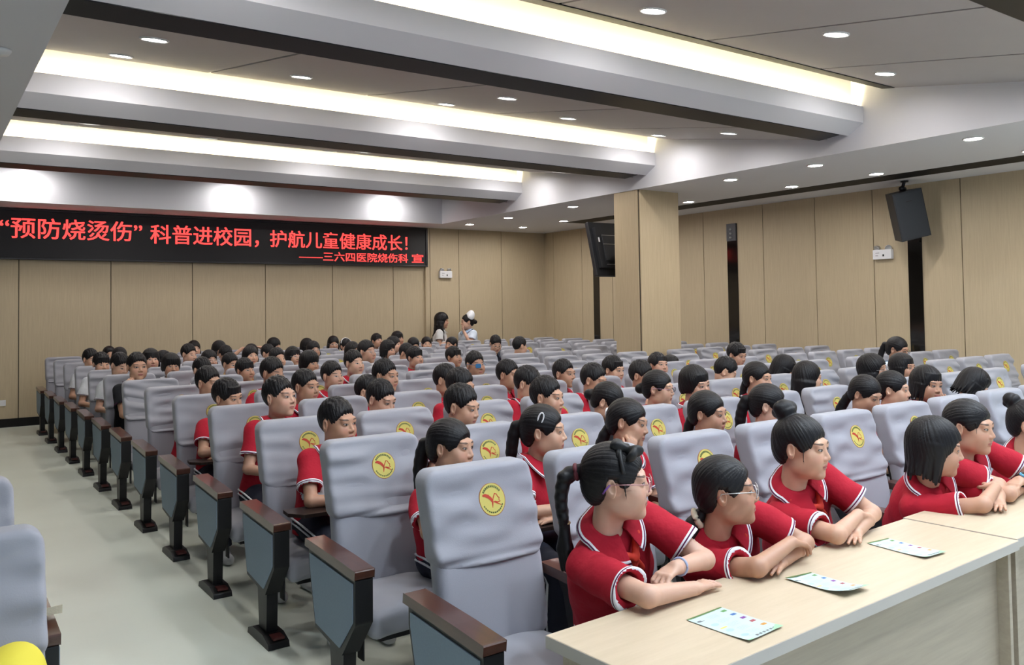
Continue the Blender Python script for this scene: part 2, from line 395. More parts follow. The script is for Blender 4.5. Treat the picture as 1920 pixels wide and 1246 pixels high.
# pillar: four panels with dark corner joints
b = MB()
px0, px1, py0, py1 = 6.985, 7.80, 6.44, 6.98
b.box(px0+.02, px1-.02, py0+.02, py1-.02, 0, ZT, 1)
b.box(px0, px0+.02, py0+.04, py1-.015, .1, ZT); b.box(px1-.02, px1, py0+.015, py1-.015, .1, ZT)
b.box(px0+.02, px1-.015, py0, py0+.02, .1, ZT); b.box(px0+.015, px1-.015, py1-.02, py1, .1, ZT)
b.box(px0-.005, px1+.005, py0-.005, py1+.005, 0, .1, 1)
struct('pillar', b, [MT['pillar'], MT['groove']])
# ceiling: soffits, tray walls and the sawtooth panels between them
b = MB()
b.box(XS1, XR+.2, YF, YB+.1, ZS, ZS+.08); b.box(XS1, XS1+.06, YF, YB+.1, ZS+.08, 4.42)
b.box(XL-.2, XS0, YF, YB+.1, ZS, ZS+.08); b.box(XS0-.06, XS0, YF, YB+.1, ZS+.08, 4.42)
b.box(XS0, XS1, 11.92, YB+.1, ZS, ZS+.08); b.box(XS0, XS1, 11.92, 11.98, ZS+.08, 4.42)
b.box(XS0-.06, XS1+.06, YF, YB+.1, 4.40, 4.48)
ceil = struct('ceiling', b, MT['white'])
b = MB(); b.box(8.98, 9.42, YF, 10.55, ZS-.004, ZS+.02); tag(b.obj('trim_3', MT['blackwood']), kind='structure')
SEAMS = [-.0, .82, 2.45, 4.06, 5.66, 7.3]
YBS = [2.91+3.165*n for n in (-2, -1, 0, 1, 2)]
def panel_z(y, yb): return 3.55+(y-yb-.45)*.435/2.47
for i, yb in enumerate(YBS):
    last = i == len(YBS)-1
    ye = 11.92 if last else yb+2.925
    # lip and sloped underside
    m = MB(); m.prism([(yb, 3.84), (yb, 3.66), (yb+.19, 3.55), (yb+.19, 3.62), (yb+.03, 3.70), (yb+.03, 3.84)], 0, XS0, XS1)
    m.obj('cove_lip', MT['white'], ceil)
    m = MB(); m.box(XS0, XS1, yb+.14, yb+.17, 3.62, 4.40); m.box(XS0, XS1, yb+.17, yb+.45, 3.60, 3.62); m.obj('cove_back', MT['white'], ceil)
    m = MB(); m.prism([(yb+.19, 3.542), (yb+.45, 3.522), (yb+.45, 3.56), (yb+.19, 3.57)], 0, XS0, XS1-.16); m.obj('track', MT['track'], ceil, .003)
    m = MB(); m.box(XS0+.02, XS1-.02, yb+.05, yb+.09, 3.70, 3.715); m.obj('cove_light', MT['cove'], ceil)
    m = MB(); xs = [XS0]+[x for x in SEAMS if XS0 < x-.3 < XS1 and x > .5]+[XS1]
    xs = [x for x in xs if x <= XS1]
    for a, c in zip(xs[:-1], xs[1:]):
        z0, z1 = panel_z(yb+.45, yb), panel_z(ye, yb)
        g = .016
        m.prism([(yb+.45, z0), (ye, z1), (ye, z1+.02), (yb+.45, z0+.02)], 0, a+(g if a > XS0 else 0), c-(g if c < XS1 else 0))
    m.prism([(yb+.45, z0+.021), (ye-.01, z1+.021), (ye-.01, z1+.06), (yb+.45, z0+.06)], 0, XS0, XS1, 1)
    m.obj('ceiling_panel', [MT['panel'], MT['groove']], ceil)
    if yb < 0:
        m = MB(); m.prism([(ye-.14, z1-.032), (ye+.005, z1-.007), (ye+.005, z1+.06), (ye-.14, z1-.012)], 0, XS0, XS1-.02); m.obj('track', MT['blackwood'], ceil)
# downlights
def downlight(x, y, z, label, tilt=0, cool=False):
    t = empty('downlight', (x, y, z)); t.rotation_euler = (tilt, 0, 0)
    tag(t, label, 'ceiling light', 'recessed ceiling downlights')
    if not hasattr(downlight, 'me'):
        m = MB(); m.lathe([(.082, .012), (.098, .012), (.102, -.006), (.090, -.012), (.082, .0)], (0, 0, 0), n=28); r = m.mesh('trim_ring', MT['ring'])
        m = MB(); m.lathe([(.0835, .010), (.0835, -.003), (.07, -.005)], (0, 0, 0), n=28); downlight.me = (r, m.mesh('lens', MT['lamp'])); downlight.cool = downlight.me[1].copy(); downlight.cool.materials[0] = MT['coolfill']
    obj('trim_ring', downlight.me[0], t); l_ = obj('lens', downlight.cool if cool else downlight.me[1], t)
SL = math.atan(.435/2.47)
BAYN = ['nearest', 'second', 'third', 'fourth', 'rearmost']
for i, yb in enumerate(YBS):
    pts = [(0.0, 1.15), (0.0, 2.50), (1.45, 2.05), (3.1, 1.22), (3.2, 2.50), (4.6, 2.15), (6.2, 1.2), (6.4, 2.50)]
    if i == 1: pts = [(0., .95), (0., 2.4), (1.4, 1.8), (2.98, 2.35), (4.32, 1.73), (6.10, 2.39), (3.0, .9), (6.1, 0.9)]
    if i == 0: pts = [(0., 1.3), (.7, 2.6), (1.5, 2.0), (2.3, 2.6), (3.1, 1.3), (3.9, 2.6), (4.6, 2.0), (5.4, 2.6), (6.2, 1.3)]  # unseen extra downlights, added to brighten and cool the front row
    if i == 4: pts = [(-.15, 2.28), (2.88, 2.28), (5.75, 2.28), (1.4, 1.3), (4.4, 1.3)]
    if i == 2: pts = [(-.07, 1.12), (-.035, 2.52), (1.39, 2.05), (3.094, 1.24), (3.218, 2.56), (4.583, 2.156), (6.192, 1.21), (6.405, 2.54)]
    for k, (x, dy) in enumerate(sorted(pts)):
        y = yb+dy
        downlight(x, y, panel_z(y, yb)-.002, 'round lit downlight in the %s sloped ceiling bay, %s from the left' % (['unseen overhead', 'foreground', 'middle', 'third', 'rear'][i], ORD[k+1]), SL, i == 0)
for k, y in enumerate([-2.0, .1, 1.975, 3.84, 5.14, 7.1, 8.47, 10.36, 11.72]):
    for x in (7.42+.02*max(0, k-5), 8.72+.02*max(0, k-5)):
        if abs(x-7.4) < .2 and k == 5: continue
        downlight(x, y, ZS-.001, 'round lit downlight in the flat right soffit, %s row from the front, %s side' % (ORD[k+1], 'beam' if x < 8 else 'wall'))
# smoke detector on the left soffit
m = MB(); m.lathe([(.06, 0), (.06, -.012), (.045, -.035), (.0, -.04)], (-1.03, 3.80, ZS-.001)); tag(m.obj('smoke_detector', MT['ring']), 'round white detector on the dark left soffit', 'detector')
# LED sign
t = tag(empty('led_sign', (2.3, YB-.1, 2.585)), 'long black LED sign with glowing red Chinese text on the back wall', 'sign')
def loc(o, off): o.location = off; return o
y0 = YB-.105
m = MB(); m.box(-4.2, 7.045, y0+.02, YB-.002, 2.60, 3.335); o = m.obj('display_panel', MT['ledblack'], t); o.location = (-2.3, -(YB-.1), -2.585)
m = MB(); m.box(-4.24, 7.085, y0, YB-.001, 2.575, 2.60); m.box(-4.24, 7.085, y0, YB-.001, 3.335, 3.362); m.box(7.045, 7.085, y0, YB-.001, 2.6, 3.335); m.box(-4.24, -4.2, y0, YB-.001, 2.6, 3.335)
o = m.obj('frame', MT['ledframe'], t, .004); o.location = (-2.3, -(YB-.1), -2.585)
def text_mesh(name, body, x0, x1, z0, z1, y, material, thick=.012, bold=0.0):
    c = bpy.data.curves.new(name, 'FONT'); c.body = body; c.size = 1; c.extrude = 0; c.offset = bold; c.resolution_u = 3
    o = bpy.data.objects.new(name, c); COL.objects.link(o)
    me = bpy.data.meshes.new_from_object(o.evaluated_get(bpy.context.evaluated_depsgraph_get()))
    bpy.data.objects.remove(o)
    V = np.array([v.co[:] for v in me.vertices]); a, d = V.min(0), V.max(0)
    for v in me.vertices:
        p = v.co; v.co = (x0+(p[0]-a[0])/(d[0]-a[0])*(x1-x0), y, z0+(p[1]-a[1])/(d[1]-a[1])*(z1-z0))
    bm = bmesh.new(); bm.from_mesh(me); g0 = bm.verts[:]+bm.edges[:]+bm.faces[:]; hh = (z1-z0)*.012
    for q_, (dx, dz) in enumerate(((hh*2, 0), (0, hh), (hh*2, hh))):
        r_ = bmesh.ops.duplicate(bm, geom=g0); bmesh.ops.translate(bm, verts=[g for g in r_['geom'] if isinstance(g, bmesh.types.BMVert)], vec=(dx, -.0003*(q_+1), dz))
    bm.to_mesh(me); bm.free()
    me.materials.clear(); me.materials.append(material); me.name = name
    return me
off = (-2.3, -(YB-.1), -2.585)
for body, x0, x1, z0, z1 in (('“预防烧烫伤”', -.405, 1.632, 2.905, 3.225), ('科普进校园，', 1.766, 3.60, 2.875, 3.205), ('护航儿童健康成长！', 3.812, 6.62, 2.885, 3.195), ('——三六四医院烧伤科', 4.36, 6.63, 2.648, 2.825), ('宣', 6.72, 6.985, 2.655, 2.83)):
    o = obj('lettering', text_mesh('lettering', body, x0, x1, z0, z1, y0+.0185, MT['ledred'], bold=.0), t); o.location = off
# emergency lights
def emergency(name, loc_, rz, label):
    t = tag(empty('emergency_light', loc_, rz), label, 'emergency light', 'twin-head emergency lights')
    m = MB(); m.box(-.145, .145, -.065, 0, -.07, .07); m.obj('housing', MT['whiteplastic'], t, .008)
    m = MB(); m.box(.01, .035, -.067, -.064, -.03, .0); m.box(-.1, -.04, -.0665, -.064, .02, .026); m.box(-.1, -.06, -.0665, -.064, -.02, -.014); m.obj('indicator', MT['plastic'], t)
    for sx in (-1, 1):
        m = MB(); m.lathe([(.012, .0), (.03, -.01), (.045, -.045), (.047, -.06), (.04, -.062), (.012, -.05)], (0, 0, 0), axis=1, n=20)
        h = m.obj('lamp_head', MT['silver'], t); h.location = (sx*.075, -.0, .115); h.rotation_euler = (.5, 0, sx*.35)
        m = MB(); m.tube([(sx*.075, -.03, .065), (sx*.075, -.02, .11)], .008); m.obj('lamp_stem', MT['silver'], t)
emergency('a', (7.505, YB-.051, 2.423), 0, 'white twin-lamp emergency light on the back wall beside the LED sign')
emergency('b', (XR-.001, 4.60, 2.405), -PI/2, 'white twin-lamp emergency light on the right wall left of the loudspeaker')
# loudspeaker
R = rotz(math.radians(-36)) @ rotx(math.radians(6)) @ roty(math.radians(-13))
t = tag(empty('loudspeaker', (9.68, 3.98, 2.90)), 'black loudspeaker hung tilted from the ceiling on the right wall', 'loudspeaker')
spk = mat4((0, 0, 0), R)
m = MB(); m.prism([(-.205, -.13), (.205, -.13), (.14, .24), (-.14, .24)], 2, -.33, .33); m.obj('cabinet', MT['plastic'], t, .012, mx=spk)
m = MB(); m.box(-.19, .19, -.137, -.128, -.315, .315); g = m.obj('grille', mat('speaker_grille', (.018, .022, .028), .6, bump=.3, bscale=500), t, .01, mx=spk)
m = MB(); m.box(-.045, .045, -.1395, -.136, .185, .20); m.obj('logo', MT['ledblack'], t, mx=spk)
m = MB(); m.tube([(0, .1, .30), (0.02, .06, .42), (0, .03, .475)], .022); m.tube([(-.05, .06, .37), (.05, .06, .37)], .03); m.lathe([(.05, .455), (.05, .472)], (0, .03, 0)); m.obj('bracket', MT['blackmetal'], t)
m = MB(); m.tube([(.13, .05, -.06), (.22, .0, -.05), (.3, -.03, -.12), (.385, -.04, -.13)], .006); m.obj('cable', MT['whiteplastic'], t)
# television seen from behind, beyond the pillar
t = tag(empty('television', (7.5, 7.33, 2.56)), 'black television seen from behind, hung beyond the pillar', 'television')
T = mat4((0, 0, 0), rotx(math.radians(-14)))
m = MB(); m.box(-.66, .66, -.03, .04, -.41, .44); m.obj('housing', MT['plastic'], t, .012, mx=T)
m = MB(); m.prism([(-.60, -.30), (.60, -.30), (.60, .34), (-.60, .34)], 1, -.10, -.02); m.box(-.5, .5, -.115, -.09, -.2, .22); m.obj('rear_cover', MT['plastic'], t, .02, mx=T)
m = MB()
for z in (.20, .06, -.26): m.box(-.5, .5, -.118, -.112, z, z+.008)
m.obj('vent', MT['silver'], t, mx=T)
m = MB(); m.box(-.57, -.545, -.105, -.099, .10, .17); m.obj('sticker', MT['whiteplastic'], t, mx=T)
m = MB(); m.box(-.64, .64, .038, .044, -.38, .42); m.obj('screen', MT['screen'], t, mx=T)
m = MB(); m.box(-.1, .1, -.32, -.09, -.05, .05); m.box(-.15, .15, -.345, -.32, -.15, .15); m.obj('wall_mount', MT['blackmetal'], t)
# sockets on the back wall
m = MB(); m.box(-.395, -.305, YB-.012, YB, .33, .42); m.box(-.375, -.325, YB-.0135, YB-.01, .345, .405); tag(m.obj('wall_socket', MT['whiteplastic'], None, .004), 'white power socket low on the back wall near the aisle', 'socket')
# top unit of the middle dark wall strip: three small lamps
t = tag(empty('wall_sconce', (XR-.02, 7.395, 2.95)), 'dark metal lamp box with three small bulbs on the middle wall strip', 'wall lamp')
m = MB(); m.box(-.02, .005, -.10, .10, -.14, .16); m.obj('backplate', mat('grey_metal', (.05, .055, .065), .4), t, .003)
for k in range(3):
    m = MB(); m.lathe([(.0, -.03), (.018, -.026), (.02, -.0), (.015, .005)], (-.02, 0, .06-.07*k), axis=0, n=14); m.obj('bulb', MT['silver'], t)
# ------------------------------------------------------------------ auditorium chairs
def back_y(z): return .392+.205*(z-.42)-.022*math.sin(PI*min(1, max(0, (z-.42)/.55)))
def back_y_np(z): return .392+.205*(z-.42)-.022*np.sin(PI*np.clip((z-.42)/.55, 0, 1))
EMB = (.045, .945, .0615)
def slab_field(hw, hd, z0, z1, rr, wr=None, flare=0.0, h=.011):
    f = Field((-hw-.06, .25, z0-.05), (hw+.06, .66, z1+.05), h)
    zc, hz = (z0+z1)/2, (z1-z0)/2
    def fn(V, X, Y, Z):
        yc = back_y_np(Z)+.047
        y = Y-yc; w_ = hw+flare*(z1-Z)
        if wr is not None: y = y+wr(X, Z)*np.where(Y < yc, 1, -.3)
        r2 = .055                                   # plan-view corner radius (front view)
        qx, qz = np.abs(X-.010)-(w_-r2), np.abs(Z-zc)-(hz-r2)
        d2 = np.sqrt(np.maximum(qx, 0)**2+np.maximum(qz, 0)**2)+np.minimum(np.maximum(qx, qz), 0)-r2
        qa, qb = d2+rr, np.abs(y)-(hd-rr)
        return np.sqrt(np.maximum(qa, 0)**2+np.maximum(qb, 0)**2)+np.minimum(np.maximum(qa, qb), 0)-rr
    f.apply(fn); return f
def wrinkle(seed):
    rg = random.Random(seed); W_ = []
    for k in range(7):
        W_.append((rg.uniform(.0015, .0042), rg.uniform(-14, 14), rg.uniform(30, 75), rg.uniform(0, 6), rg.uniform(2, 7), rg.uniform(0, 6)))
    zf = rg.uniform(.735, .775); tilt = rg.uniform(-.10, .14)
    def fn(X, Z):
        g = 0
        for a, kx, kz, p, kw, pw in W_: g = g+a*np.sin(kx*X+kz*Z+p+1.3*np.sin(kw*X+pw))*(.55+.45*np.sin(pw+kw*(Z*2+X)))
        e = 1-np.exp(-(((X-EMB[0])/.11)**2+((Z-EMB[1])/.11)**2)**2)
        # the fold where the head cover gathers above the seat
        u = Z-zf-tilt*X; g = g*1.7*e+.0085*np.exp(-(u/.014)**2)-.010*np.exp(-((u+.030)/.018)**2)
        return -g
    return fn
def emblem_mesh():
    m = MB(); R_ = EMB[2]
    s0 = (back_y(EMB[1]+.05)-back_y(EMB[1]-.05))/.1
    def P(u, v, o):
        x = EMB[0]+u*R_; z = EMB[1]+v*R_*1.02
        return (x, back_y(EMB[1])+s0*v*R_*1.02-.0078-o, z)
    n = 36
    ring = lambda r, o: [P(r*math.cos(2*PI*k/n), r*math.sin(2*PI*k/n), o) for k in range(n)]
    A = ring(1, -.003)+ring(1, .0)+ring(.95, .0006)
    m.add(A, [(i*n+k, i*n+(k+1) % n, (i+1)*n+(k+1) % n, (i+1)*n+k) for i in range(2) for k in range(n)], 1)
    m.add(ring(.95, .0006), [tuple(range(n))], 0)
    def ribbon(pts, ws, mi):
        L = []
        for i, (u, v) in enumerate(pts):
            a = pts[max(0, i-1)]; c = pts[min(len(pts)-1, i+1)]; dx, dy = c[0]-a[0], c[1]-a[1]; l = math.hypot(dx, dy)+1e-9
            L.append((u-dy/l*ws[i], v+dx/l*ws[i], u+dy/l*ws[i], v-dx/l*ws[i]))
        V = [P(q[0], q[1], .0012) for q in L]+[P(q[2], q[3], .0012) for q in L]; k = len(L)
        m.add(V, [(i, i+1, k+i+1, k+i) for i in range(k-1)], mi)
    ribbon([(-.72, .28), (-.52, .29), (-.3, .20), (-.12, .04), (-.02, -.16), (-.08, -.5)], [.05, .10, .11, .10, .07, .015], 2)
    ribbon([(-.02, -.16), (.05, .05), (.22, .32), (.36, .27), (.42, .12), (.54, .03), (.48, -.06), (.58, -.17), (.36, -.2), (.14, -.12)], [.03, .035, .035, .03, .03, .03, .03, .03, .03, .02], 2)
    ribbon([(.06, -.14), (.3, -.25), (.62, -.40)], [.03, .04, .02], 2)
    rg = random.Random(4)
    def glyph(a, r, hgt):
        c, s_ = math.cos(a), math.sin(a)
        for q in range(3):
            off = (q-1)*.038
            ribbon([(c*(r-hgt)-s_*off, s_*(r-hgt)+c*off), (c*(r+hgt)-s_*off, s_*(r+hgt)+c*off)], [.012, .012], 3)
        rr = r+rg.uniform(-.5, .5)*hgt
        ribbon([(c*rr+s_*.055, s_*rr-c*.055), (c*rr-s_*.055, s_*rr+c*.055)], [.014, .014], 3)
    for k in range(11): glyph(math.radians(38+k*10.4), .78, .075)
    for k in range(12): glyph(math.radians(208+k*11.2), .78, .05)
    return m.mesh('emblem', [MT['yellow'], MT['rim'], MT['ered'], MT['egreen']])
CH = {}
CH['back'] = slab_field(.238, .045, .40, 1.05, .035, flare=.02, h=.012).mesh('backrest', MT['seatback'])[0]
CH['cover'] = [slab_field(.250, .053, .715, 1.080, .020, wrinkle(11+k), h=.0075).mesh('head_cover', MT['seatcloth'])[0] for k in range(7)]
CH['emblem'] = emblem_mesh()
def seat_mesh():
    f = Field((-.30, -.05, .28), (.30, .52, .52), .011)
    def fn(V, X, Y, Z):
        r = .045; zt = .425+.025*np.cos((Y-.2)*5)-.02*(X/.25)**2
        qx, qy, qz = np.abs(X)-(.252-r), np.abs(Y-.225)-(.215-r), np.abs(Z-(zt-.065))-(.065-r)
        return np.sqrt(np.maximum(qx, 0)**2+np.maximum(qy, 0)**2+np.maximum(qz, 0)**2)+np.minimum(np.maximum(np.maximum(qx, qy), qz), 0)-r+.002*np.sin(30*X+20*Y)
    f.apply(fn); return f.mesh('seat_cushion', MT['seatcloth'])[0]
CH['seat'] = seat_mesh()
m = MB(); m.box(-.2, .2, .05, .42, .285, .31); m.box(-.256, -.248, .10, .16, .20, .40); m.box(.248, .256, .10, .16, .20, .40); CH['pan'] = m.mesh('seat_bracket', MT['blackmetal'], .004)
m = MB(); m.prism([(-.19, .455+.02), (.21, .475), (.21, 1.0), (-.19, 1.0)], 1, 0, .012); 
for i, v in enumerate(m.v): m.v[i] = (v[0], back_y(v[2])+.088+v[1], v[2])
CH['shell'] = m.mesh('back_shell', MT['plastic'], .006)
X0 = -.3125
def arm_outline(x0, x1):
    return [(x0, x1)]
m = MB()
m.prism([(-.065, .640), (.12, .652), (.47, .667), (.475, .630), (-.06, .600)], 0, X0-.054, X0+.036); CH['arm'] = m.mesh('armrest', MT['rail'], .012, 3)
m = MB(); m.prism([(-.055, .60), (.44, .63), (.44, .56), (.37, .295), (.085, .255), (-.052, .42)], 0, X0-.048, X0+.031); CH['end'] = m.mesh('end_panel', MT['blackmetal'], .006)
m = MB(); m.prism([(-.035, .585), (.42, .61), (.42, .56), (.355, .315), (.10, .285), (-.032, .425)], 0, X0-.053, X0-.047); CH['insertl'] = m.mesh('panel_insert', MT['bluefabric'], .004)
m = MB(); m.prism([(-.035, .585), (.42, .61), (.42, .56), (.355, .315), (.10, .285), (-.032, .425)], 0, X0+.030, X0+.036); CH['insertr'] = m.mesh('panel_insert', MT['bluefabric'], .004)
m = MB(); m.prism([(.02, .60), (.40, .62), (.36, .56), (.30, .30), (.12, .27), (.02, .45)], 0, X0-.02, X0+.02); CH['stand'] = m.mesh('arm_stand', MT['blackmetal'], .006)
m = MB(); m.prism([(.10, .30), (.25, .30), (.225, .05), (.115, .05)], 0, X0-.032, X0+.026); CH['leg'] = m.mesh('leg', MT['blackmetal'], .004)
m = MB(); m.prism([(0.0, .0), (.33, .0), (.32, .03), (.25, .055), (.09, .055), (.01, .03)], 0, X0-.06, X0+.05); CH['foot'] = m.mesh('foot_base', MT['blackmetal'], .008)
m = MB(); m.box(X0-.03, X0+.03, .015, .085, .04, .054); CH['pad'] = m.mesh('foot_pad', MT['redfoot'], .003)
m = MB(); m.box(-.012, .012, .42, .445, .40, .70); CH['hinge'] = m.mesh('back_support', MT['rail'])
m = MB(); m.prism([(-.20, -.06), (.10, -.08), (.12, .08), (-.05, .12), (-.25, .12), (-.26, .02)], 2, .648, .666); CH['tab'] = m.mesh('writing_tablet', MT['tablet'], .004)
PITCH, ROWD = .625, .95
TABLET = set()
def stand(t, end, dx=0, side='l'):
    def pt(name, me, par=t):
        o = obj(name, me, par); o.location = (dx, 0, 0) if par is t else (0, 0, 0); return o
    pt('armrest', CH['arm']); l = pt('leg', CH['leg']); f_ = pt('foot_base', CH['foot'])
    if end:
        e = pt('end_panel', CH['end']); pt('panel_insert', CH['insert'+side], e); pt('foot_pad', CH['pad'], f_)
    else: pt('arm_stand', CH['stand'])
NCH = 0
def chair(x, row, label, left_end=False, right=False, right_end=False, emblem=True, tablet=False):
    global NCH
    y = ROWD*(row-1)
    t = tag(empty('auditorium_chair', (x, y, 0)), label, 'chair', 'grey covered auditorium chairs'); NCH += 1
    obj('backrest', CH['back'], t); obj('back_shell', CH['shell'], t)
    c = obj('head_cover', CH['cover'][(NCH*7+row*3) % 7], t)
    if emblem: obj('emblem', CH['emblem'], c)
    s_ = obj('seat_cushion', CH['seat'], t); obj('seat_bracket', CH['pan'], s_)
    stand(t, left_end)
    if tablet: obj('writing_tablet', CH['tab'], t)
    if right: stand(t, right_end, PITCH, 'r')
    return t
def seat_x(j): return .37+PITCH*j
def right_x(j): return 7.58+PITCH*j
TAKEN = {}       # filled by the people below: (block, row, seat) -> True
def build_chairs():
    for r in range(1, 14):
        for j in range(11):
            if r == 1 and j > 8: continue
            if r == 2 and j > 10: continue
            st = 'occupied' if ('c', r, j) in TAKEN else 'empty'
            who = 'aisle' if j == 0 else ORD[j+1]
            chair(seat_x(j), r, '%s grey auditorium chair, %s row of the middle block, %s seat from the left aisle' % (st, ORD[r], ORD[j+1]), j == 0, j == 10, True, tablet=(r, j) in TABLET)
        for j in range(4):
            if r < 2 or (r == 2 and j > 0) or (r == 3 and j > 2) or (r == 8 and j == 0): continue
            st = 'occupied' if ('r', r, j) in TAKEN else 'empty'
            chair(right_x(j), r, '%s grey auditorium chair, %s row of the right block, %s seat from the pillar aisle' % (st, ORD[r], ORD[j+1]), j == 0, j == 3, True)
    for r in (1, 2, 3):
        chair(-1.405, r, 'grey auditorium chair left of the aisle, %s row, at the left edge' % ORD[r], False, True, True)
# ------------------------------------------------------------------ people
def A(*v): return np.array(v, float)
def head_prims(f, c, R, s, N, fine=True):
    P = lambda x, y, z: c+R@(A(x, y, z)*s)
    def E(p, r, k=.02, Rl=None, sub=False): f.ell(P(*p), A(*r)*s, k*s, R if Rl is None else R@Rl, sub)
    def Cn(a, b, ra, rb, k=.02): f.cone(P(*a), P(*b), ra*s, rb*s, k*s)
    E((0, .016, .032), (.073, .090, .081), .0)
    E((0, -.028, -.028), (.0575, .060, .076), .03)
    E((0, -.038, -.072), (.044, .044, .036), .03)
    E((0, -.070, -.096), (.020, .017, .014), .022)
    for q in (-1, 1):
        E((q*.036, -.058, -.034), (.026, .024, .030), .03)
        E((q*.046, -.02, -.068), (.016, .03, .024), .03)
    f.cone(P(0, .022, -.055), N, .045*s, .047*s, .03*s)
    if fine:
        for q in (-1, 1):
            E((q*.030, -.103, .004), (.020, .017, .011), .014, sub=True)
            E((q*.031, -.0735, .003), (.0165, .013, .0105), .005)
        Cn((-.040, -.074, .024), (.040, -.074, .024), .010, .010, .02)
    Cn((0, -.083, .006), (0, -.0985, -.025), .0068, .0100, .012)
    for q in (-1, 1): E((q*.0105, -.091, -.0305), (.0078, .0095, .0068), .008)
    E((0, -.0855, -.0545), (.020, .0088, .0048), .006); E((0, -.0835, -.0645), (.0175, .0095, .0056), .006)
    for q in (-1, 1):
        T = rotz(q*.35) @ rotx(-.12)
        E((q*.0755, .014, -.006), (.0085, .0185, .031), .008, T)
        if fine: E((q*.0835, .008, -.002), (.006, .010, .018), .004, T, True)
def hand_prims(f, w, d, n, s=.92, curl=.5, lat_sign=1, spread=1.0):
    """w wrist, d finger direction, n palm normal; lat_sign puts the thumb on one side"""
    d = d/np.linalg.norm(d); n = n-d*(n@d); n = n/np.linalg.norm(n); l = np.cross(d, n)*lat_sign
    K = [.027, .009, -.009, -.026]; Lf = [.062, .070, .065, .050]
    for i in range(4):
        kn = w+d*(.072-.004*abs(i-1.2))*s+l*K[i]*s
        f.cone(w+l*K[i]*.6*s, kn, .0115*s, .0098*s, .012)
        dd = d*math.cos(curl*.6)+n*math.sin(curl*.6)+l*(.10*spread*(1.3-i)); dd /= np.linalg.norm(dd)
        p2 = kn+dd*Lf[i]*.5*s; d2 = d*math.cos(curl*1.7)+n*math.sin(curl*1.7)+l*(.08*spread*(1.3-i)); d2 /= np.linalg.norm(d2)
        p3 = p2+d2*Lf[i]*.48*s
        f.cone(kn, p2, .0088*s, .0080*s, .004); f.cone(p2, p3, .0080*s, .0066*s, .003)
    t1 = w+d*.030*s+l*.034*s+n*.006; t2 = t1+(d*.8+l*.45+n*.25)*.030*s; t3 = t2+(d*.95+l*.1+n*.3)*.024*s
    f.cone(w+l*.012*s, t1, .014*s, .012*s, .012); f.cone(t1, t2, .0105*s, .0092*s, .005); f.cone(t2, t3, .0092*s, .0072*s, .003)
class Skel:
    def __init__(s, headc, R, az, hip, s_=1.0, twist=None, stand=False, lean=None):
        s.hc = A(*headc); s.R = R; s.s = s_; s.hs = s_*1.10; s.hip = A(*hip); s.stand = stand
        tw = math.radians(az*.25 if twist is None else twist)
        Rh = rotz(math.radians(az)*.4)
        s.N = s.hc+Rh@(A(0, .046, -.160)*s_)
        ax = s.N-s.hip; s.up = ax/np.linalg.norm(ax); s.chest = s.hip+ax*.62
        s.rt = rotz(tw)@A(1, 0, 0); s.rt = s.rt-s.up*(s.rt@s.up); s.rt /= np.linalg.norm(s.rt); s.fw = np.cross(s.up, s.rt)*-1
        s.sh = {q: s.N-s.up*.052*s_+s.rt*q*.150*s_+s.fw*.01 for q in (-1, 1)}
        s.arm = {}
    def set_arm(s, q, e, w, d=None, n=None, curl=.5):
        L1, L2 = .272*s.s, .240*s.s
        e = A(*e); w = A(*w); v = e-s.sh[q]
        e = s.sh[q]+v/np.linalg.norm(v)*min(np.linalg.norm(v), L1*1.08)
        v = w-e; w = e+v/np.linalg.norm(v)*min(max(np.linalg.norm(v), .1), L2*1.08)
        d = (w-e)/np.linalg.norm(w-e) if d is None else A(*d)
        s.arm[q] = (e, w, d, A(0, 0, -1.) if n is None else A(*n), curl)
def fold_arms(k, zt, top=1, dx=0., dy=0., spread=1.0):
    """forearms crossed on a surface of height zt; 'top' is the arm that lies above"""
    c = k.sh[-1]*.5+k.sh[1]*.5; x0 = c[0]+dx; yf = min(c[1]-.18, -.18)+dy
    for q in (-1, 1):
        up = .050 if q == top else .0
        e = (x0+q*.195*spread, yf+.02, zt+.042+up*.3); w = (x0-q*.055, yf-(.075 if q == top else .045), zt+.026+up)
        k.set_arm(q, e, w, d=(-q*.97, -.22 if q == top else .1, -.12 if q == top else 0), n=(0, 0, -1), curl=.55 if q == top else .2)
def lap_arms(k):
    for q in (-1, 1):
        e = k.sh[q]+A(q*.06, -.06, -.235)*k.s; k.set_arm(q, e, e+A(-q*.11, -.19, -.02)*k.s, n=(0, 0, -1), curl=.6)
def cheek_arm(k, q, zt, mouth=False, drop=0):
    t = k.hc+k.R@(A(q*(.02 if mouth else .074), -.118 if mouth else -.055, (-.075 if mouth else -.040)-drop)*k.s)
    e = k.sh[q]+A(q*.02, -.19, 0); e[2] = zt+.045
    v = t-e; d = v/np.linalg.norm(v)
    w = t-d*.06; n = (k.hc-w); k.set_arm(q, e, w, d=d, n=n, curl=1.25)
